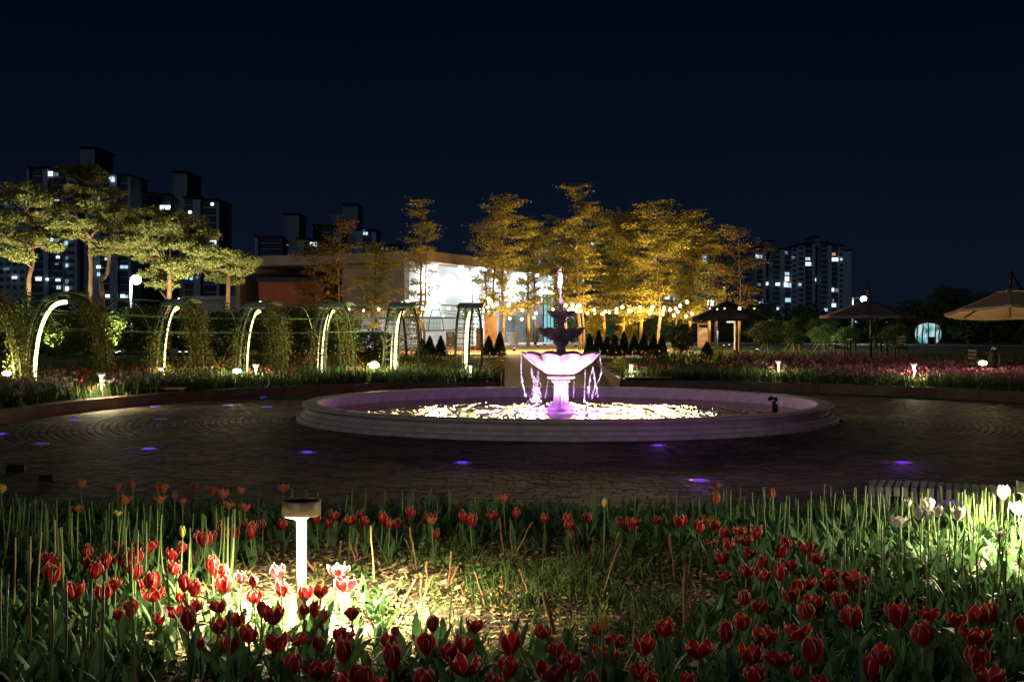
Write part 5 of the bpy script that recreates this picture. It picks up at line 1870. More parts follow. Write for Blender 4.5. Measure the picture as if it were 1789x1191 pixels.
# ================================================================ FAR APARTMENTS
def apt(name_label, blocks, D, fl_px, lit, dep=14, group='apartment towers beyond the garden'):
    """blocks: (px0, px1, ytop, depth offset, kind) kind: 'wall' pale pier, 'glass' balcony stack, 'rows' small windows, 'core' lift tower"""
    e = empty('apartment_building', (P(blocks[0][0], 600, D).x, D, 0), name_label, 'apartment building', group)
    o = e.location
    fh = fl_px / F * D
    u = D / F
    dark = MB()
    for k, (a, b, yt, dy, kind) in enumerate(blocks):
        x0, x1 = P(a, 572, D).x - o.x, P(b, 572, D).x - o.x
        zt_ = P(a, yt, D).z
        y0 = dy
        MB().box(x0, x1, y0, y0 + dep, -.3, zt_).build('wall', M['apt2' if kind in ('core', 'dark') else 'apt'], e)
        MB().box(x0 - .3, x1 + .3, y0 - .8, y0 + dep + .8, zt_ + .02, zt_ + 2.2 * u).build('roof', M['aptroof'], e)
        nfl = int((zt_ - 3) / fh)
        for j in range(nfl):
            z1 = zt_ - 1.2 * u - j * fh
            if kind == 'glass':
                dark.box(x0 + 1.2 * u, x1 - 1.2 * u, y0 - .25, y0 - .01, z1 - fh * .78, z1)
                MB() if 0 else None
            elif kind == 'rows':
                nw = max(1, int((x1 - x0) / (11 * u)))
                for i in range(nw):
                    w_ = (x1 - x0) / nw
                    dark.box(x0 + w_ * i + w_ * .22, x0 + w_ * i + w_ * .78, y0 - .12, y0 - .01, z1 - fh * .68, z1 - fh * .22)
            elif kind == 'dark' and j % 1 == 0:
                dark.box(x0 + 1 * u, x1 - 1 * u, y0 - .12, y0 - .01, z1 - fh * .62, z1 - fh * .2)
    dark.build('dark_windows', M['aptband'], e, kind='stuff')
    for (a, b, w_, h_, m_) in lit:
        x = P(a, 572, D).x - o.x
        z = P(a, b, D).z
        dyb = min([bl[3] for bl in blocks if bl[0] - 1 <= a <= bl[1] + 1] or [0])
        f_ = MB().box(x - w_ * u / 2, x + w_ * u / 2, dyb - .45, dyb - .28, z - h_ * u / 2, z + h_ * u / 2).build('window', M[{'w': 'win_white', 'c': 'win_cool', 'd': 'win_dim', 'o': 'win_warm'}[m_]], e)
        if w_ > 6:
            MB().box(x - .25 * u, x + .25 * u, dyb - .55, dyb - .46, z - h_ * u / 2, z + h_ * u / 2).build('mullion', M['aptroof'], f_)
    return e


apt('tallest left apartment block behind the pines, few lit windows', [(-60, 48, 330, 3, 'rows'), (48, 52, 292, 0, 'wall'), (52, 76, 293, 1, 'glass'), (76, 84, 293, 0, 'wall'), (84, 108, 295, 1, 'glass'), (108, 130, 297, 2, 'rows'), (131, 157, 254, 4, 'core'), (157, 172, 303, 2, 'wall'),
    (172, 192, 304, 1, 'glass'), (192, 205, 305, 0, 'wall'), (205, 224, 306, 1, 'glass'), (224, 229, 306, 0, 'wall')], 300, 13.6,
    [(86, 303, 11, 8, 'w'), (97, 304, 8, 6, 'd'), (197, 312, 9, 6, 'c'), (199, 315, 5, 5, 'w'), (41, 354, 13, 6, 'w'), (2, 352, 6, 4, 'c'), (20, 354, 4, 3, 'd'), (98, 350, 7, 3, 'w'), (113, 367, 3, 5, 'd'), (170, 345, 5, 4, 'c'), (87, 419, 11, 7, 'w'), (98, 419, 8, 6, 'd'), (112, 424, 5, 7, 'c'),
     (101, 408, 6, 4, 'c'), (100, 436, 6, 4, 'w'), (100, 449, 6, 4, 'w'), (113, 450, 4, 5, 'd'), (113, 463, 4, 6, 'c'), (98, 461, 6, 3, 'd'), (113, 491, 5, 7, 'd'), (100, 489, 8, 4, 'w'), (113, 504, 5, 7, 'w'), (101, 502, 7, 6, 'c'), (66, 487, 10, 6, 'w'), (84, 488, 5, 4, 'w'), (18, 484, 8, 4, 'w'), (43, 456, 8, 4, 'c'),
     (4, 469, 9, 4, 'd'), (171, 466, 7, 5, 'w'), (171, 479, 5, 6, 'c'), (163, 438, 5, 4, 'd'), (184, 452, 4, 4, 'c'), (184, 478, 3, 4, 'c'), (217, 466, 16, 5, 'c'), (187, 517, 8, 6, 'w'), (213, 517, 7, 6, 'w'), (221, 518, 9, 5, 'c'), (200, 385, 8, 5, 'c'), (188, 384, 9, 5, 'c'), (216, 425, 7, 3, 'w'), (188, 424, 3, 3, 'c')])
apt('second left apartment block with a tall lift tower, behind the round crowned pine', [(229, 247, 339, 0, 'glass'), (247, 254, 337, -1, 'wall'), (254, 272, 338, 0, 'rows'), (272, 297, 340, 0, 'glass'), (297, 322, 298, 3, 'core'), (322, 340, 345, 0, 'glass'), (340, 352, 346, -1, 'wall'), (352, 380, 349, 0, 'glass'), (380, 385, 351, -1, 'wall')], 310, 13.4,
    [(290, 363, 18, 8, 'w'), (333, 371, 5, 5, 'w'), (372, 357, 5, 5, 'w'), (269, 390, 10, 5, 'c'), (281, 393, 3, 4, 'c'), (347, 382, 5, 4, 'd'), (375, 423, 16, 6, 'w'), (270, 429, 7, 4, 'c'), (258, 428, 6, 4, 'd'), (333, 448, 5, 4, 'c'), (334, 459, 4, 3, 'w'), (327, 486, 4, 4, 'c'), (335, 487, 5, 4, 'c'), (347, 485, 4, 4, 'd'), (269, 457, 4, 3, 'c'), (216, 425, 6, 3, 'c')])
apt('middle left apartment block with a lift tower, behind the smallest pine and annex', [(447, 452, 413, -1, 'wall'), (452, 492, 414, 0, 'glass'), (493, 520, 373, 3, 'core'), (520, 530, 418, 0, 'wall'), (530, 553, 419, 0, 'glass')], 400, 10.2,
    [(548, 427, 12, 7, 'w'), (500, 427, 3, 2, 'd'), (549, 451, 3, 3, 'd'), (548, 462, 8, 4, 'c')])
apt('farther middle apartment block with two roof heights, left of the pavilion', [(548, 556, 394, -1, 'wall'), (556, 578, 395, 0, 'glass'), (578, 596, 396, 1, 'rows'), (597, 623, 356, 4, 'core'), (623, 632, 401, 0, 'wall'), (632, 650, 402, 0, 'glass'), (650, 658, 403, -1, 'wall'), (658, 696, 427, 4, 'dark')], 420, 10.2,
    [(639, 408, 8, 5, 'c'), (636, 402, 4, 2, 'd'), (566, 475, 7, 5, 'w'), (666, 433, 5, 4, 'd'), (674, 434, 3, 4, 'd')])
apt('apartment block hidden behind the golden trees, a column of lit windows at its right', [(935, 990, 430, 0, 'rows'), (990, 1040, 424, 1, 'dark'), (1040, 1060, 415, 0, 'glass'), (1060, 1120, 426, 1, 'rows'), (1120, 1150, 415, 0, 'glass'), (1150, 1205, 422, 1, 'dark'), (1205, 1218, 430, 0, 'wall'), (1218, 1236, 430, 0, 'glass'), (1236, 1243, 432, -1, 'wall')], 420, 10.0,
    [(1229, 448, 9, 7, 'c'), (1230, 458, 11, 8, 'w'), (1239, 476, 5, 4, 'c'), (1226, 497, 3, 5, 'c'), (1194, 434, 4, 5, 'w'), (1141, 421, 8, 4, 'w'), (1126, 421, 5, 3, 'c'), (1154, 421, 5, 4, 'd'), (1165, 433, 4, 4, 'w'), (1166, 443, 5, 3, 'c'), (1143, 454, 3, 4, 'c'), (1035, 426, 6, 5, 'w'), (1026, 428, 3, 6, 'w'), (1077, 438, 5, 4, 'c'),
     (1093, 480, 9, 7, 'w'), (1086, 481, 2, 7, 'w'), (1026, 460, 3, 12, 'c'), (943, 445, 3, 3, 'w'), (943, 457, 3, 5, 'c'), (936, 445, 3, 2, 'w'), (976, 426, 2, 3, 'w'), (943, 464, 4, 3, 'w'), (1166, 520, 8, 5, 'w'), (1181, 521, 9, 7, 'c'), (1076, 528, 9, 4, 'c'), (1091, 528, 7, 5, 'w'), (1077, 557, 8, 4, 'd'), (1029, 498, 6, 4, 'd'), (1018, 490, 4, 4, 'w'), (1265, 503, 3, 3, 'w')])
apt('right apartment complex with pale piers and scattered lit windows, right of the first parasol', [(1284, 1320, 437, 6, 'dark'), (1320, 1322, 433, 0, 'wall'), (1322, 1334, 433, 1, 'glass'), (1334, 1338, 434, 0, 'wall'), (1338, 1352, 420, 4, 'core'), (1352, 1364, 434, 2, 'dark'), (1364, 1371, 435, 0, 'wall'), (1371, 1383, 435, 1, 'glass'), (1383, 1392, 431, 0, 'rows'), (1392, 1407, 428, 0, 'rows'),
    (1407, 1420, 425, 1, 'glass'), (1420, 1424, 424, 0, 'wall'), (1424, 1436, 413, 4, 'core'), (1436, 1446, 424, 1, 'dark'), (1446, 1453, 427, 0, 'wall'), (1453, 1465, 428, 1, 'glass'), (1465, 1474, 430, 0, 'rows'), (1474, 1487, 437, 0, 'wall')], 520, 9.1,
    [(1323, 448, 6, 5, 'w'), (1329, 448, 5, 5, 'c'), (1342, 495, 6, 5, 'w'), (1360, 496, 7, 5, 'w'), (1374, 441, 5, 5, 'd'), (1385, 450, 5, 4, 'd'), (1375, 478, 8, 5, 'c'), (1375, 487, 8, 8, 'w'), (1372, 497, 5, 8, 'w'), (1379, 498, 7, 8, 'c'), (1377, 524, 9, 7, 'c'), (1397, 497, 5, 4, 'c'), (1327, 497, 5, 5, 'd'), (1330, 530, 7, 5, 'c'),
     (1342, 531, 5, 4, 'd'), (1411, 452, 9, 5, 'c'), (1412, 461, 10, 6, 'w'), (1426, 488, 6, 5, 'w'), (1457, 444, 6, 5, 'o'), (1459, 453, 11, 6, 'w'), (1469, 453, 4, 4, 'c'), (1455, 506, 5, 6, 'w'), (1462, 507, 5, 6, 'd'), (1457, 533, 8, 6, 'w'), (1456, 525, 3, 5, 'd'), (1444, 541, 7, 5, 'c'), (1412, 558, 9, 5, 'w'), (1360, 539, 3, 4, 'w')])
# tiny far town lights
FL = []
ORD = ('first second third fourth fifth sixth seventh eighth ninth tenth eleventh twelfth thirteenth fourteenth fifteenth sixteenth seventeenth eighteenth nineteenth '
       'twentieth twenty-first twenty-second twenty-third twenty-fourth twenty-fifth twenty-sixth twenty-seventh twenty-eighth twenty-ninth thirtieth').split()
for k, (a, b, m_, s) in enumerate(((1495, 562, 'win_white', 1.2), (1499, 564, 'win_cool', 1), (1528, 558, 'win_warm', 1.4), (1540, 556, 'win_warm', 1.4), (1550, 563, 'win_warm', 1.0), (1556, 566, 'bulb', .9), (1560, 570, 'win_warm', 1.5), (1548, 575, 'win_warm', 1.2), (1564, 573, 'floorled2', 1.2),
                                   (1573, 570, 'floorled2', .9), (1679, 566, 'win_white', .9), (1688, 565, 'win_white', 1.0), (1731, 563, 'win_white', .9), (1747, 562, 'win_white', 1.2), (1761, 562, 'win_white', .9), (1765, 564, 'win_warm', 1.0), (1757, 573, 'win_cool', 1.1), (1720, 614, 'win_white', 1.0),
                                   (196, 545, 'win_white', .8), (184, 546, 'win_dim', .8), (340, 545, 'win_cool', .9), (352, 519, 'win_white', 1.0), (50, 546, 'down', 1.0), (56, 556, 'down', .9), (80, 565, 'win_cool', .8), (238, 573, 'win_warm', .8), (1214, 594, 'win_white', .6), (1302, 606, 'win_white', .6))):
    p = P(a, b, 110 if b < 600 else 85)
    u = p.y / F
    c_ = empty('far_lamp', (p.x, p.y, p.z), 'tiny far town light, %s from left' % 'a b'.split()[0], 'far light', 'tiny lights of the far town')
    MB().ball((0, 0, 0), 1.5 * u * s, 8, 5, sc=(1.2, .5, .8)).build('lens', M[m_], c_)
    MB().tube([(0, .1, 0), (0, .1, -max(.3, p.z - .4))], .03, 4).build('pole', M['black'], c_)
    c_['label'] = 'x%04d' % a
    FL.append(c_)
for k, c_ in enumerate(sorted(FL, key=lambda o_: o_['label'])):
    c_['label'] = 'tiny far town light low between the dark trees, %s from left' % ORD[k]
# illuminated far sign with green white glyph-like lamps
p = P(1756, 572, 100)
e = empty('far_sign', (p.x, p.y, p.z), 'small far sign of pale green lit strokes under the big parasol', 'sign')
mb = MB()
for k in range(13):
    x = (k - 6.5) * 2.1 * 100 / F
    h_ = R.uniform(.5, 1.1) * 5 * 100 / F / 2
    mb.box(x, x + R.uniform(.03, .06), -.03, .03, -h_, h_)
    if k % 2:
        mb.box(x - .03, x + .08, -.03, .03, h_ * .3, h_ * .3 + .05)
mb.build('lit_strokes', emi('sign_strokes', (.75, 1.0, .82), 1.1), e)
MB().box(-.8, .8, .04, .1, -.2, .2).box(-.05, .05, .1, .2, -p.z, .0).build('sign_board', M['black'], e)

# ================================================================ FRONT BED
near_x = sorted([(p.x, p.y) for p in NEAR])


def near_y(x):
    if x <= near_x[0][0]:
        return near_x[0][1]
    for (a, b), (c, d) in zip(near_x, near_x[1:]):
        if a <= x <= c:
            return b + (d - b) * (x - a) / max(1e-6, c - a)
    return near_x[-1][1]


vs, fs = [], []
nx_, ny_ = 130, 90
for i in range(nx_ + 1):
    x = -9 + 18 * i / nx_
    ym = near_y(x)
    for j in range(ny_ + 1):
        y = .3 + (ym - .3) * j / ny_
        z = zfront(x, y) + .012 * math.sin(x * 17) * math.sin(y * 19)
        if j == ny_:
            z = -.02
        vs.append((x, y, z))
for i in range(nx_):
    for j in range(ny_):
        a = i * (ny_ + 1) + j
        fs.append((a, a + ny_ + 1, a + ny_ + 2, a + 1))
MB().add(vs, fs).build('bed_soil', M['soil'], smooth=True, kind='structure')
MB().add([(-40, -60, .47), (40, -60, .47), (40, .35, .47), (-40, .35, .47)], [(0, 1, 2, 3)]).build('lawn_behind', M['lawn'], kind='structure')


def groundpt(px, py):
    """point of the front bed seen at pixel"""
    z = .15
    for _ in range(12):
        p = PZ(px, py, z)
        z = zfront(p.x, p.y)
    return p


def ground_many(n, x0, x1, y0, y1):
    out = []
    for _ in range(n):
        out.append(groundpt(R.uniform(x0, x1), R.uniform(y0, y1))[:])
    return np.array(out)


def uniform_bed(n, y0=2.6, y1=9.9):
    y = NR.uniform(y0 ** 1.0, y1, n)
    x = NR.uniform(-1, 1, n) * (y * .46 + .2)
    keep = np.array([yy < near_y(xx) - .03 for xx, yy in zip(x, y)])
    x, y = x[keep], y[keep]
    return np.stack([x, y, np.array([zfront(a, b) for a, b in zip(x, y)])], 1)


def img(q):
    """pixel coords of points"""
    dx = q[:, 0]; dy = q[:, 1]; dz = q[:, 2] - CAMZ
    w = dy * FW[1] + dz * FW[2]
    v = dy * UP[1] + dz * UP[2]
    return 894.5 + F * dx / w, 595.5 - F * v / w


# straw and bark mulch
q = uniform_bed(60000)
px_, py_ = img(q)
q[:, 2] += NR.uniform(.002, .022, len(q))
n = len(q)
an = NR.uniform(0, 2 * PI, n)
dr = np.stack([np.cos(an), np.sin(an), NR.normal(size=n) * .22], 1)
kind = NR.uniform(0, 1, n)
L_ = np.where(kind < .5, NR.uniform(.04, .11, n), NR.uniform(.02, .05, n))
W_ = np.where(kind < .5, NR.uniform(.003, .007, n), NR.uniform(.012, .028, n))
V, Q = cards(q, L_, W_, dr, tilt=np.array([[0, 0, 1.6]]))
ob('mulch', npmesh('mulch', V, Q, M['mulch']), None, label='straw and bark mulch covering the front flower bed', cat='mulch', kind='stuff')

# weeds in the middle right of the bed
q = uniform_bed(52000, 3.4, 9.8)
px_, py_ = img(q)
pat = np.sin(q[:, 0] * 4.1 + 1) * np.sin(q[:, 1] * 3.3) + .6 * np.sin(q[:, 0] * 9 + q[:, 1] * 7)
dens_ = np.clip((px_ - 690) / 260, 0, 1) * np.clip((1290 - px_) / 120, 0, 1) * np.clip((1150 - py_) / 50, 0, 1)
dens_ = np.maximum(dens_, .05)
keep = NR.uniform(0, 1, len(q)) < dens_ * np.clip(.5 + pat * .6, .03, 1)
q = q[keep]
V, Q, _ = blades(q, NR.uniform(.04, .15, len(q)), NR.uniform(.004, .011, len(q)), .6)
ob('weeds', npmesh('weeds', V, Q, M['grass']), None, label='thin grassy weeds growing between the pruned stems', cat='weeds', kind='stuff')
for k, (a, b) in enumerate(((1068, 1040), (1178, 1050), (986, 1000), (800, 1030), (775, 1022), (1240, 1054), (1245, 1092), (705, 1000), (840, 1010), (915, 1045))):
    p = groundpt(a, b)
    MB().ball((p.x, p.y, p.z + .012), R.uniform(.018, .03), 7, 5, sc=(1.3, 1, .6)).build('pebble', M['pebble'], None, True, label='pale pebble lying on the mulch, %s from left' % ('sixth seventh fifth third second ninth last first fourth eighth'.split()[k] if k < 10 else ''),
        cat='pebble', group='pebbles on the mulch')

# ---------------------------------------------------------------- tulip meshes
def petal_mesh(name, m, open_=0., H=1.25, seed=1, fringe=.03, w0=.72):
    rr = random.Random(seed)
    nu, nv_ = 8, 9
    vs, fs, at = [], [], []
    for j in range(nv_ + 1):
        v = j / nv_
        r_ = .5 * (math.sin(PI * (.07 + (.70 - .12 * open_) * v)) ** .75) + .30 * open_ * v ** 2.2
        r_ *= (1 - .34 * v ** 4 * (1 - open_))
        h_ = H * (v ** .95) * (1 - .22 * open_ * v)
        wv_ = w0 * (min(1, (v + .12) * 2.2) ** .7) * (1 - v ** 3.2) ** .52 + .02
        for i in range(nu + 1):
            u = -1 + 2 * i / nu
            e_ = max(abs(u), v)
            ang = u * wv_
            fr = 0
            if abs(u) > .99 or j == nv_:
                fr = rr.uniform(-.2, 1.3) * fringe if v > .35 else 0
            q = r_ * (1 - .06 * u * u * (1 - v)) + fr * .9 + .05 * (abs(u) ** 4) * v
            z = h_ - .10 * u * u * v * H + (fr * 1.2 if j == nv_ else 0)
            if j == nv_:
                z += .03 * (1 - abs(u))
            vs.append((q * math.cos(ang + (fr * math.copysign(1, u) if abs(u) > .9 else 0)), q * math.sin(ang + (fr * 1.2 * math.copysign(1, u) if abs(u) > .9 else 0)), z))
            rim_ = max((abs(u) - .55) / .45 * (v ** .6) * 1.05, (v - .80) / .20)
            at.append(max(0, min(1, rim_)))
    for j in range(nv_):
        for i in range(nu):
            a = j * (nu + 1) + i
            fs.append((a, a + 1, a + nu + 2, a + nu + 1))
    me = MB().add(vs, fs).mesh(name, m, True)
    A_ = me.attributes.new('rimness', 'FLOAT', 'POINT')
    A_.data.foreach_set('value', at)
    return me


PET = {}
for key, m_, fr in (('red', 'red_petal', .045), ('white', 'white_petal', .012), ('yellow', 'yellow_petal', .012), ('coral', 'coral_petal', .03)):
    for s_ in range(2):
        PET[key, 'closed', s_] = petal_mesh('petal', M[m_], .0 + .10 * s_, 1.22, 3 + s_, fr)
        PET[key, 'open', s_] = petal_mesh('petal', M[m_], .40 + .30 * s_, 1.12, 9 + s_, fr)
        PET[key, 'bud', s_] = petal_mesh('petal', M[m_], -.10, 1.55, 20 + s_, fr * .5, .8)


def leaf_verts(L, W, bend, tw, fold=.25, rows=6):
    vs = []
    x = z = 0.
    ang = .12
    for j in range(rows + 1):
        v = j / rows
        w_ = W * (math.sin(PI * (.10 + .88 * v)) ** .8) * .5 if j < rows else .001
        a2 = tw * v
        cx, cy = math.cos(a2), math.sin(a2)
        for s in (-1, 0, 1):
            dx, dy = -abs(s) * w_ * fold * -1, s * w_
            vs.append((x + dx * cx * .6, dy * cx + x * 0, z + abs(s) * w_ * fold * .5 + dy * cy * .4))
        ang += bend / rows * (1 + v)
        x += math.sin(ang) * L / rows
        z += math.cos(ang) * L / rows
    fs = [(j * 3 + i, j * 3 + i + 1, j * 3 + i + 4, j * 3 + i + 3) for j in range(rows) for i in range(2)]
    return vs, fs


LEAF = []
for k, (L, W, bd, tw) in enumerate(((.30, .060, .55, .5), (.26, .075, .9, -.4), (.33, .050, .35, .8), (.22, .065, 1.2, .2), (.28, .045, .5, -.9))):
    v_, f_ = leaf_verts(L, W, bd, tw)
    LEAF.append(MB().add(v_, f_).mesh('leaf', M['tulip_leaf'], True))
stem_cache = {}


def stem_mesh(h, m='stem', r=.0042, bx=0., by=0.):
    k = (round(h, 2), m, r, round(bx, 2), round(by, 2))
    if k not in stem_cache:
        pts = [(bx * math.sin(t * 1.57) * k[0], by * t * t * k[0], k[0] * t) for t in (0, .25, .5, .75, 1)]
        stem_cache[k] = MB().tube(pts, [r * 1.15, r * 1.1, r, r * .95, r * .9], 6).mesh('stem', M[m], True)
    return stem_cache[k]


ORD = ('first second third fourth fifth sixth seventh eighth ninth tenth eleventh twelfth thirteenth fourteenth fifteenth sixteenth seventeenth eighteenth nineteenth '
       'twentieth twenty-first twenty-second twenty-third twenty-fourth twenty-fifth twenty-sixth twenty-seventh twenty-eighth twenty-ninth thirtieth').split()


def tulip(px, py, wpx, col='red', shape='closed', hh=None, label='', leaves=3, group=None, stemm='stem'):
    hh = hh or (.215 + R.uniform(-.025, .03))
    D = 6.0
    for _ in range(30):
        z = zfront((px - 894.5) / F * D, D) + hh
        D = .5 * D + .5 * PZ(px, py, z).y
        D = min(max(D, 2.2), near_y(0) + .6)
    p = P(px, py, D)
    w_ = wpx / F * D
    w_ = min(max(w_, .034), .085)
    zb = zfront(p.x, D)
    lean = (R.gauss(0, .05), R.gauss(0, .05))
    H = w_ * 1.22
    e = empty('tulip', (p.x, D, zb), label, 'tulip', group)
    hz = p.z - zb - H * .5          # base of the flower
    hz = max(.08, hz)
    sm_ = stem_mesh(hz, stemm, .0042, lean[0], lean[1])
    s_o = ob('stem', sm_, e, (-lean[0] * hz, -lean[1] * hz, 0))
    s_o.scale.z = hz / round(hz, 2)
    v_ = R.randrange(2)
    a0 = R.uniform(0, PI)
    tl = (R.gauss(0, .17), R.gauss(0, .17))
    hs_ = R.uniform(.86, 1.2)
    for k in range(6):
        inner = k % 2
        sc = w_ * (.93 if inner else 1.0)
        me_ = PET[col, shape, v_ if not inner else R.randrange(2)]
        op = R.uniform(-.05, .10) * (1.8 if shape == 'open' else .7)
        ob('petal', me_, e, (0, 0, hz - .003), (tl[0] + R.gauss(0, .03), tl[1] + R.gauss(0, .03), a0 + k * PI / 3 + R.gauss(0, .08)), (sc * (1 + op), sc * R.uniform(.9, 1.08), sc * hs_ * R.uniform(.93, 1.06)))
    for k in range(leaves):
        an = R.uniform(0, 2 * PI)
        s = R.uniform(.48, .78)
        ob('leaf', LEAF[R.randrange(5)], e, (math.cos(an) * .008, math.sin(an) * .008, R.uniform(-.01, .03)), (0, 0, an), s)
    return e


T = []
def addz(ox, oy, s, lst, col='red'):
    for it in lst:
        zx, zy, w_ = it[:3]
        sh = it[3] if len(it) > 3 else None
        T.append([ox + zx / s, oy + zy / s, w_ / s, col, sh])


addz(0, 880, 3.829, [(330, 360, 120, 'open'), (348, 465, 125, 'open'), (500, 565, 105), (580, 320, 88), (615, 380, 88), (640, 440, 95), (712, 375, 92), (795, 355, 88), (795, 285, 70), (915, 280, 80), (985, 290, 72), (1030, 262, 66), (900, 355, 90), (905, 445, 95), (770, 520, 92, 'open'),
    (695, 590, 98), (795, 730, 80), (870, 690, 108, 'open'), (940, 540, 48, 'bud'), (1015, 510, 105), (1030, 580, 108), (1155, 325, 80, 'open'), (1215, 280, 76), (1165, 410, 92), (1235, 530, 88), (1300, 560, 98), (1180, 705, 90), (1285, 665, 100), (1260, 770, 120), (1205, 628, 40, 'bud'),
    (1425, 405, 90), (1480, 465, 100), (1500, 535, 95), (1325, 200, 75), (1370, 235, 88), (1415, 200, 68), (1470, 160, 74), (1540, 205, 92), (1520, 168, 66), (1655, 130, 58), (1680, 180, 78), (1700, 150, 56), (1465, 665, 95), (1460, 800, 100), (1575, 755, 105), (1540, 920, 112), (1665, 855, 110), (1340, 935, 55, 'bud'),
    (1610, 475, 78), (1695, 508, 88), (1700, 610, 85), (1060, 780, 46, 'bud')])
addz(380, 830, 3.3, [(262, 278, 52), (380, 270, 62), (575, 245, 60), (672, 228, 54), (765, 245, 58), (822, 220, 50), (848, 258, 50), (950, 235, 60), (990, 275, 44), (1035, 270, 50), (1115, 215, 55), (1230, 232, 54), (640, 278, 28, 'bud'), (347, 540, 82), (370, 650, 80), (505, 675, 82), (593, 655, 80), (695, 540, 86),
    (735, 610, 98, 'open'), (255, 765, 70), (320, 795, 98), (500, 765, 65), (560, 770, 75), (600, 820, 52, 'bud'), (775, 780, 84), (340, 960, 98), (470, 925, 78), (582, 960, 80), (725, 900, 102), (728, 1010, 106), (440, 1075, 108), (580, 1085, 140), (990, 935, 104), (1025, 895, 66), (1010, 1040, 125),
    (1205, 965, 118, 'open'), (830, 1130, 125), (730, 1165, 108), (1190, 1165, 116), (940, 1175, 60)])
addz(700, 860, 3.598, [(390, 145, 62), (440, 165, 60), (455, 210, 30, 'bud'), (575, 133, 64), (722, 130, 58), (905, 150, 52), (1048, 160, 54), (1058, 195, 54), (1170, 153, 58), (1378, 185, 54), (1440, 180, 58), (1475, 165, 58), (1440, 215, 38), (1610, 165, 48), (200, 815, 92), (460, 830, 90), (310, 990, 112), (400, 955, 106),
    (410, 1070, 122), (685, 940, 112), (680, 1080, 130, 'open'), (595, 1185, 116), (890, 855, 94), (985, 970, 102), (940, 1095, 150, 'open'), (1070, 1045, 118), (1250, 840, 78), (1290, 990, 112), (1345, 920, 106, 'open'), (1535, 950, 108), (1500, 1100, 108), (1200, 1165, 106), (1580, 1175, 98), (220, 265, 40, 'bud')])
addz(1100, 860, 3.597, [(172, 165, 48), (315, 170, 68), (435, 215, 68), (452, 170, 56), (525, 200, 60), (510, 310, 60, 'open'), (590, 255, 58), (618, 320, 68), (695, 230, 58), (735, 285, 74), (797, 250, 64), (580, 395, 82, 'open'), (755, 365, 74), (598, 505, 72, 'open'), (732, 480, 74), (833, 440, 74), (835, 500, 74), (955, 365, 74),
    (985, 315, 74), (1000, 440, 88, 'open'), (945, 500, 82), (1107, 335, 74), (1175, 395, 78), (1010, 635, 92), (1060, 585, 80), (1120, 560, 70), (1150, 675, 98, 'open'), (1110, 735, 106), (1270, 490, 98, 'open'), (1255, 575, 96, 'open'), (1320, 665, 108, 'open'), (725, 650, 90), (815, 700, 94), (705, 800, 102), (220, 830, 112),
    (605, 875, 112), (435, 950, 135), (855, 890, 112, 'open'), (1055, 840, 126, 'open'), (760, 1000, 118), (930, 1015, 125, 'open'), (1145, 980, 145), (785, 1130, 125, 'open'), (370, 1175, 88), (1190, 1185, 105), (1048, 1135, 48, 'bud'), (1368, 560, 70), (672, 292, 32)])
addz(1420, 820, 3.211, [(230, 600, 105, 'open'), (255, 640, 80), (220, 815, 108), (480, 805, 128, 'open'), (645, 790, 84), (620, 905, 128), (800, 825, 88), (930, 795, 100), (1000, 805, 86), (910, 905, 130, 'open'), (1168, 860, 80), (390, 1020, 112, 'open'), (325, 1125, 88, 'bud'), (925, 1055, 118, 'open'), (990, 1140, 128, 'open')])
reds = len(T)
W_ = []
for (zx, zy, w_, sh) in ((650, 182, 80, 'open'), (600, 238, 68, 'open'), (648, 240, 56, 'open'), (705, 232, 48, 'closed'), (810, 240, 64, 'closed'), (490, 272, 78, 'open'), (535, 190, 26, 'bud'), (1068, 124, 68, 'closed'), (1155, 200, 78, 'open'), (1183, 122, 40, 'closed'), (1048, 352, 50, 'open')):
    W_.append([1420 + zx / 3.211, 820 + zy / 3.211, w_ / 3.211, 'white', sh])


def zone(px, py):
    if py < 942 and 480 < px < 1215:
        return 'left half of back row' if px < 790 else 'right half of back row'
    if px < 200 and py < 1200:
        return 'far left drift' if py < 1040 else 'lower left drift'
    if px < 320 and py < 1010:
        return 'upper left drift'
    if px < 480 and py < 965:
        return 'cluster upper left of lamp'
    if px < 640 and py < 1050:
        return 'brightly lit cluster round lamp'
    if px < 640 and py < 1115:
        return 'shaded rows before the lamp'
    if px < 640:
        return 'clump below the lamp'
    if px < 860 and py > 1060:
        return 'bottom clump left of centre'
    if px < 1130 and py > 1060:
        return 'bottom clump right of centre'
    if px < 1330 and py < 960:
        return 'dim group behind the weeds'
    if px < 1470 and py < 1030:
        return 'dim middle right drift'
    if px < 1520 and py < 1085:
        return 'dark drift right of the middle'
    if px < 1400:
        return 'bottom row, centre to right'
    return 'bottom right corner drift'


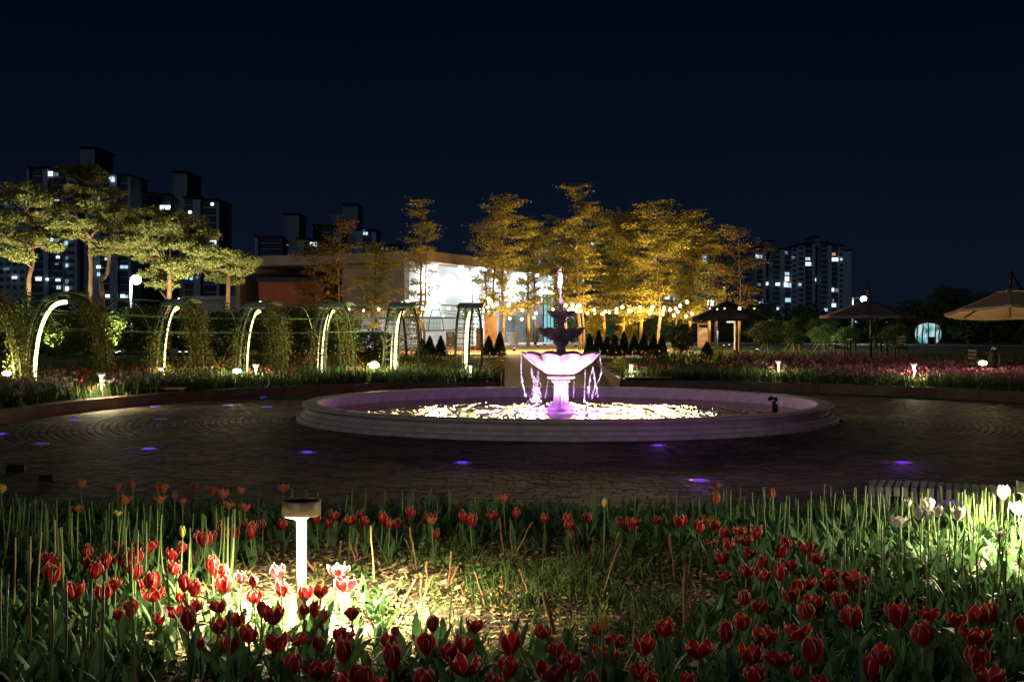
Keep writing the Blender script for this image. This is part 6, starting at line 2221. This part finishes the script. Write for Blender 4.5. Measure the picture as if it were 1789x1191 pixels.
zz = {}
for t in T:
    zz.setdefault(zone(t[0], t[1]), []).append(t)
for z_, lst in zz.items():
    lst.sort(key=lambda t: t[0])
    for k, t in enumerate(lst):
        sh = t[4] or ('open' if R.random() < .16 else 'closed')
        nm = {'closed': 'cupped', 'open': 'open', 'bud': 'budding'}[sh]
        low_ = 'bud' == sh
        hgt = .15 if low_ else None
        tulip(t[0], t[1], t[2], 'red', sh, hgt, '%s red tulip with fringed petals, %s from left in %s' % (nm, ORD[min(k, 29)], z_), leaves=3, group='red tulips of the front bed')
for k, t in enumerate(sorted(W_)):
    nm = {'closed': 'cupped', 'open': 'open', 'bud': 'budding'}[t[4]]
    tulip(t[0], t[1], t[2], 'white', t[4], .36, '%s white tulip lit by the right garden lamp, %s white tulip from left' % (nm, ORD[k]), leaves=4, group='white tulips at right')
for (px, py, w_, lb) in ((319, 929, 13, 'pale yellow bud on a tall pale stem left of the garden lamp'), (206, 892, 13, 'yellow open tulip in the dark left part of the bed'), (3, 853, 12, 'yellow tulip cut by the left edge'),
                         (1056, 878, 9, 'small pale yellow bud high at the far edge of the bed right of centre'), (1054, 1086, 13, 'pale yellow bud beside the red tulips right of centre'), (1503 - 434 + 0, 1038, 8, 'pale fallen bud in the weeds')):
    if py == 1038:
        continue
    tulip(px, py, w_, 'yellow', 'open' if w_ == 13 and px == 206 else 'bud', .40 if py < 940 else .30, lb, leaves=2, group=None, stemm='stem')
cor = [(232, 847), (276, 847), (286, 851), (305, 865), (319, 873), (340, 848), (371, 855), (390, 860), (422, 854), (400, 878), (428, 884), (495, 849), (136, 885), (141, 845), (280, 870), (218, 872), (1255, 846), (1350, 862), (1250, 868), (205, 850), (880, 866), (755, 905)]
for k, (a, b) in enumerate(sorted(cor)):
    tulip(a, b, R.uniform(12, 17), 'coral', 'open' if R.random() < .6 else 'closed', R.uniform(.26, .36), 'fading coral tulip standing against the dark plaza, %s faded tulip from left' % ORD[k], leaves=1, group='fading coral tulips at the plaza edge')

# bare stalks whose flowers have been cut
def bare(px, py, h, lb, grp, m='stem'):
    """py = tip pixel"""
    D = 7.
    for _ in range(14):
        D = .5 * D + .5 * PZ(px, py, zfront((px - 894.5) / F * D, D) + h).y
        D = min(max(D, 3.0), near_y((px - 894.5) / F * D) - .08)
    p = P(px, py, D)
    zb = zfront(p.x, D)
    hz = max(.12, p.z - zb)
    e = empty('bare_stalk', (p.x, D, zb), lb, 'stalk', grp)
    s_o = ob('stem', stem_mesh(round(hz / .04) * .04, m, .0038 if D > 6 else .005, R.choice((-.12, -.05, 0, .05, .12)), R.choice((-.05, 0, .05))), e, rot=(0, 0, R.choice((0, 1.5, 3, 4.5))))
    s_o.scale.z = hz / (round(hz / .04) * .04)
    for k in range(2):
        an = R.uniform(0, 2 * PI)
        ob('leaf', LEAF[R.randrange(5)], e, (0, 0, R.uniform(-.01, .04)), (0, 0, an), R.uniform(.45, .8))


L1 = 'flowerless green tulip stalk in the dark left part of the front bed'
L2 = 'flowerless green tulip stalk rising against the plaza behind the back row'
L3 = 'flowerless lit green tulip stalk in the right part of the bed'
L4 = 'flowerless yellowing tulip stalk standing among the red tulips at left'
for k in range(74):
    a = R.uniform(0, 430)
    bare(a, 862 + a * .05 + abs(R.gauss(0, 26)), R.uniform(.30, .42), L1, 'bare stalks at left')
YX = sorted([46, 22, 5, 8, 55, 62, 88, 110, 116, 70, 26, 135, 170, 96, 115, 240, 300, 385])
for (a, b) in ((46, 936), (22, 940), (5, 995), (8, 1005), (55, 980), (62, 930), (88, 1075 - 90), (110, 1003), (116, 920), (70, 1037), (26, 1056), (135, 1010), (170, 1020), (96, 908), (115, 950), (240, 1040), (300, 960), (385, 1070)):
    bare(a, b, .42, 'yellowing flowerless stalk among the left tulips, %s from left' % ORD[YX.index(a)], 'yellowing stalks at left', R.choice(('stem', 'dry_stem')))
sx_ = [538, 452, 512, 560, 602, 611, 629, 674, 706, 712, 722, 746, 756, 761, 778, 783, 834, 840, 831, 857, 863, 869, 903, 938, 948, 979, 1015, 1035, 1042, 1070, 1085, 1108, 1143, 1148, 1163, 1178, 1207, 1212, 1226, 1255, 1259, 1266, 1277, 1285, 1304, 1320, 1323, 1335, 1340]
for a in sx_:
    bare(a, R.uniform(848, 872), R.uniform(.24, .34), L2, 'bare stalks along the plaza edge')
for k in range(100):
    a = 1340 + 449 * R.random() ** .8
    bare(a, R.uniform(838, 862) + abs(R.gauss(0, 14)) + (6 if a < 1430 else 0), R.uniform(.26, .38), L3, 'lit bare stalks at right')
for k in range(34):
    bare(R.uniform(1440, 1789), R.uniform(880, 1000), R.uniform(.30, .40), L3, 'lit bare stalks at right')

# leafy filler
def leaf_stuff(name, base, Lr, Wr, label, m='tulip_leaf2', per=3):
    n = len(base) * per
    b = np.repeat(base, per, 0) + NR.normal(size=(n, 3)) * np.array([.018, .018, 0])
    L = NR.uniform(Lr[0], Lr[1], n); W = NR.uniform(Wr[0], Wr[1], n)
    an = NR.uniform(0, 2 * PI, n); bd = NR.uniform(.25, 1.2, n); ang = NR.uniform(.02, .3, n)
    rows = 5
    dx, dy = np.cos(an), np.sin(an)
    tx, ty = -dy, dx
    x = np.zeros(n); z = np.zeros(n)
    Vr = []
    for j in range(rows + 1):
        v = j / rows
        w_ = W * max(.02, math.sin(PI * (.12 + .87 * v))) ** .8 * .5 if j < rows else W * 0 + .0006
        for s in (-1, 0, 1):
            o = x + abs(s) * w_ * .28
            Vr.append(np.stack([b[:, 0] + dx * o + tx * s * w_, b[:, 1] + dy * o + ty * s * w_, b[:, 2] + z + abs(s) * w_ * .15], 1))
        a_ = ang + bd * v * (1 + .4 * v)
        x = x + np.sin(a_) * L / rows
        z = z + np.cos(a_) * L / rows
    V = np.stack(Vr, 1).reshape(-1, 3)
    f = np.array([(j * 3 + i, j * 3 + i + 1, j * 3 + i + 4, j * 3 + i + 3) for j in range(rows) for i in range(2)])
    Q = (f[None] + (np.arange(n) * (rows + 1) * 3)[:, None, None]).reshape(-1, 4)
    me = npmesh(name, V, Q, M[m])
    me.polygons.foreach_set('use_smooth', [True] * len(me.polygons))
    return ob(name, me, None, label=label, cat='foliage', kind='stuff')


q = uniform_bed(5200, 3.0, 9.8)
px_, py_ = img(q)
d_ = np.zeros(len(q))
d_ = np.where((px_ < 300), .9, d_)
d_ = np.where((px_ < 430) & (py_ < 960), 1., d_)
d_ = np.where((px_ < 440) & (py_ > 1000), .42, d_)
d_ = np.where((px_ > 300) & (px_ < 700) & (py_ > 960) & (py_ < 1110), .0, d_)
d_ = np.where((px_ < 700) & (px_ > 300) & (py_ > 1110), .30, d_)
d_ = np.where((py_ > 1130) & (px_ > 440), .35, d_)
d_ = np.where((px_ > 1290), .85, d_)
d_ = np.where((px_ > 1180) & (py_ < 975), .8, d_)
d_ = np.where((py_ < 950) & (px_ > 430), .75, d_)
d_ = np.where((px_ > 1200) & (py_ > 1090), .7, d_)
q1 = q[NR.uniform(0, 1, len(q)) < d_ * .62]
leaf_stuff('tulip_foliage', q1, (.09, .19), (.02, .045), 'mass of broad grey green tulip leaves filling the front bed')
q = uniform_bed(2600, 3.0, 9.8)
px_, py_ = img(q)
q2 = q[(NR.uniform(0, 1, len(q)) < np.where(px_ < 260, .8, np.where((px_ > 1420) & (py_ < 1000), 1., .0)))]
leaf_stuff('tulip_foliage', q2, (.12, .24), (.018, .04), 'denser tulip leaves at the left and upper right parts of the front bed')
q = np.array([groundpt(R.uniform(560, 700), R.uniform(1040, 1110))[:] for _ in range(16)] + [groundpt(R.uniform(360, 560), R.uniform(1050, 1150))[:] for _ in range(16)])
leaf_stuff('tulip_foliage', q, (.09, .16), (.025, .045), 'bright tulip leaves close round the garden lamp')

# pruned rose stems and sticks
def twig(x0, y0, x1, y1, lb, r=.005, m='twig', knots=True, grp='pruned woody stems in the mulch'):
    b = groundpt(x0, y0)
    t = P(x1, y1, b.y + R.uniform(-.06, .06))
    e = empty('pruned_stem', tuple(b), lb, 'stem', grp)
    d = t - b
    pts = [Vector((0, 0, -.03))] + [d * f + Vector((R.gauss(0, .003), R.gauss(0, .004), 0)) for f in (.2, .4, .6, .8, 1)]
    mb = MB().tube(pts, [r * 1.25, r * 1.2, r * 1.1, r, r * .95, r * .9], 7)
    mb.build('wood', M[m], e, True)
    if knots:
        kb = MB()
        for k in range(7):
            f = R.uniform(.2, 1)
            c_ = d * f
            an = R.uniform(0, 2 * PI)
            kb.tube([c_, c_ + Vector((math.cos(an) * .014, math.sin(an) * .014, .008))], [r * .7, r * .15], 4)
        kb.build('thorns', M[m], e)
tw = []
for ox, oy, s, lst in ((700, 860, 3.598, [(100, 470, 55, 215), (75, 400, 35, 295), (130, 310, 145, 190), (145, 320, 155, 200), (300, 600, 322, 365), (312, 585, 360, 460), (120, 725, 205, 515), (5, 725, 95, 550), (165, 600, 168, 430), (130, 670, 132, 540), (240, 630, 228, 575), (545, 725, 470, 500), (450, 705, 365, 580),
                        (650, 390, 620, 160), (720, 400, 820, 190), (700, 380, 690, 200), (635, 600, 640, 480), (810, 650, 745, 480), (570, 700, 650, 590), (1110, 410, 1060, 250), (1205, 400, 1210, 280), (1250, 690, 1380, 320), (960, 900, 905, 630), (640, 700, 640, 620), (640, 230, 560, 180), (1340, 420, 1365, 250), (1130, 410, 1075, 230)]),
                       (1100, 860, 3.597, [(345, 960, 350, 460), (365, 520, 385, 365), (290, 570, 250, 265), (445, 620, 447, 480), (395, 850, 385, 660), (420, 640, 400, 550), (340, 600, 345, 450)]),
                       (380, 830, 3.3, [(572, 575, 500, 465), (565, 580, 565, 500), (615, 600, 610, 535), (1060, 760, 1145, 600), (1045, 750, 975, 680), (1055, 760, 1020, 670), (925, 915, 840, 760), (800, 480, 810, 330), (790, 420, 755, 340), (700, 470, 715, 375), (800, 500, 760, 380)]),
                       (0, 880, 3.829, [(1330, 480, 1290, 350), (1345, 480, 1365, 315), (1335, 440, 1310, 310)])):
    for (a, b, c, d) in lst:
        tw.append((ox + a / s, oy + b / s, ox + c / s, oy + d / s))
tw.sort(key=lambda t: t[2])
for k, t in enumerate(tw):
    zn = 'left of the garden lamp' if t[2] < 500 else 'near the garden lamp' if t[2] < 640 else 'on the bright mulch' if t[2] < 800 else 'in the weeds near the middle' if t[2] < 1000 else 'in the dark weeds right of centre' if t[2] < 1150 else 'among the dim stalks further right'
    idx = [q_ for q_ in tw if ('left of the garden lamp' if q_[2] < 500 else 'near the garden lamp' if q_[2] < 640 else 'on the bright mulch' if q_[2] < 800 else 'in the weeds near the middle' if q_[2] < 1000 else 'in the dark weeds right of centre' if q_[2] < 1150 else 'among the dim stalks further right') == zn].index(t)
    big = t in ((700 + 960 / 3.598, 860 + 900 / 3.598, 700 + 905 / 3.598, 860 + 630 / 3.598),) or abs(t[1] - t[3]) > 120
    twig(*t, 'pruned thorny brown stem %s, %s there from left' % (zn, ORD[idx]), r=.011 if big else .0055)
twig(656, 1040, 648, 918, 'straight thin wooden stake right of the garden lamp', .0045, 'twig', False, None)
# leafy sprouts on the mulch
SPX = [612, 672, 640, 835, 830, 925, 662, 775, 720, 745, 1070, 560]
for k, (a, b, s) in enumerate(((612, 1005, .09), (672, 1075, .09), (640, 1010, .06), (835, 1010, .09), (830, 1030, .06), (925, 1050, .05), (662, 1065, .08), (775, 990, .10), (720, 985, .14), (745, 975, .15), (1070, 1060, .1), (560, 1012, .05))):
    p = groundpt(a, b)
    n = int(26 + s * 400)
    v = NR.normal(size=(n, 3)) * np.array([s * .6, s * .6, s * .35])
    v[:, 2] = np.abs(v[:, 2]) + .01
    V, Q = cards(v, NR.uniform(.02, .045, n), NR.uniform(.012, .025, n))
    e = empty('leafy_sprout', tuple(p), 'low green leafy sprout on the mulch, %s sprout by size of the list' % ORD[k], 'sprout', 'leafy sprouts on the mulch')
    e['label'] = 'low green leafy sprout on the mulch, %s of its kind from left' % ORD[sorted(SPX).index(a)]
    ob('leaves', npmesh('leaves', V, Q, M['green_shrub'] if k < 8 else M['grass']), e, kind='stuff')
    MB().tube([(0, 0, -.02), (0, 0, s * .6)], .003, 5).build('stem', M['stem'], e)

# little dark solar boxes and low dark things at the plaza edge
for (a, b, w_, h_, D_, lb) in ((933, 892, .062, .03, 9.4, 'small black box light on a stake at the far edge of the bed'), (28, 818, .10, .04, 11.4, 'flat black box at the far left edge of the plaza'), (82, 835, .07, .035, 11.0, 'small tilted black box left on the plaza edge'),
                               (1478, 890, .05, .03, 9.2, 'small black box beside the slatted bench'), (1568, 875, .06, .035, 8.9, 'black box under the front of the slatted bench')):
    p = P(a, b, D_) if D_ < 9.9 else PZ(a, b, .045)
    e = empty('box_light', (p.x, p.y, 0 if D_ > 9.9 else zfront(p.x, p.y)), lb, 'light')
    zc = p.z - e.location.z
    MB().bbox(-w_, w_, -.03, .03, zc - h_, zc + h_, .006).build('box', M['black'], e)
    MB().tube([(0, 0, -.04), (0, 0, zc - h_)], .008, 6).build('stake', M['black'], e)
    if a == 1568:
        MB().box(-w_ * .8, w_ * .8, .031, .034, zc - h_ * .7, zc + h_ * .7).build('lens', M['floorled2'], e)
        lamp('beam', 'SPOT', (.05, .85, zc + .06), 110, (.60, .12, 1.0), e, .03, spot=rad(46), blend=.9, target=(.1, 7.0, 1.1))

# street lamp behind the camera whose weak warm light reaches the bed
e = empty('street_lamp', (-5.2, -7.5, .47), 'tall street lamp standing behind the viewpoint, out of the photo', 'street lamp')
MB().tube([(0, 0, -.1), (0, 0, 2), (0, 0, 4.6), (.3, .4, 4.75)], [.08, .06, .045, .04], 10).build('pole', M['pole_white'], e, True)
MB().lathe([(.04, 4.80), (.20, 4.76), (.22, 4.70)], 16, o=(.35, .5, 0)).build('shade', M['black'], e, True)
MB().ball((.35, .5, 4.66), .09, 10, 6).build('bulb', M['bulb'], e, True)
lamp('beam', 'POINT', (.35, .5, 4.50), 235, (1.0, .58, .27), e, .09)
e = empty('street_lamp', (6.5, -4.0, .47), 'low warm path lamp standing behind the viewpoint at right, out of the photo', 'street lamp')
MB().tube([(0, 0, -.1), (0, 0, 2.0)], [.05, .04], 10).build('pole', M['pole_white'], e, True)
MB().ball((0, 0, 2.1), .09, 10, 6).build('bulb', M['bulb'], e, True)
lamp('beam', 'POINT', (-.1, .15, 2.12), 26, (1.0, .42, .20), e, .09)
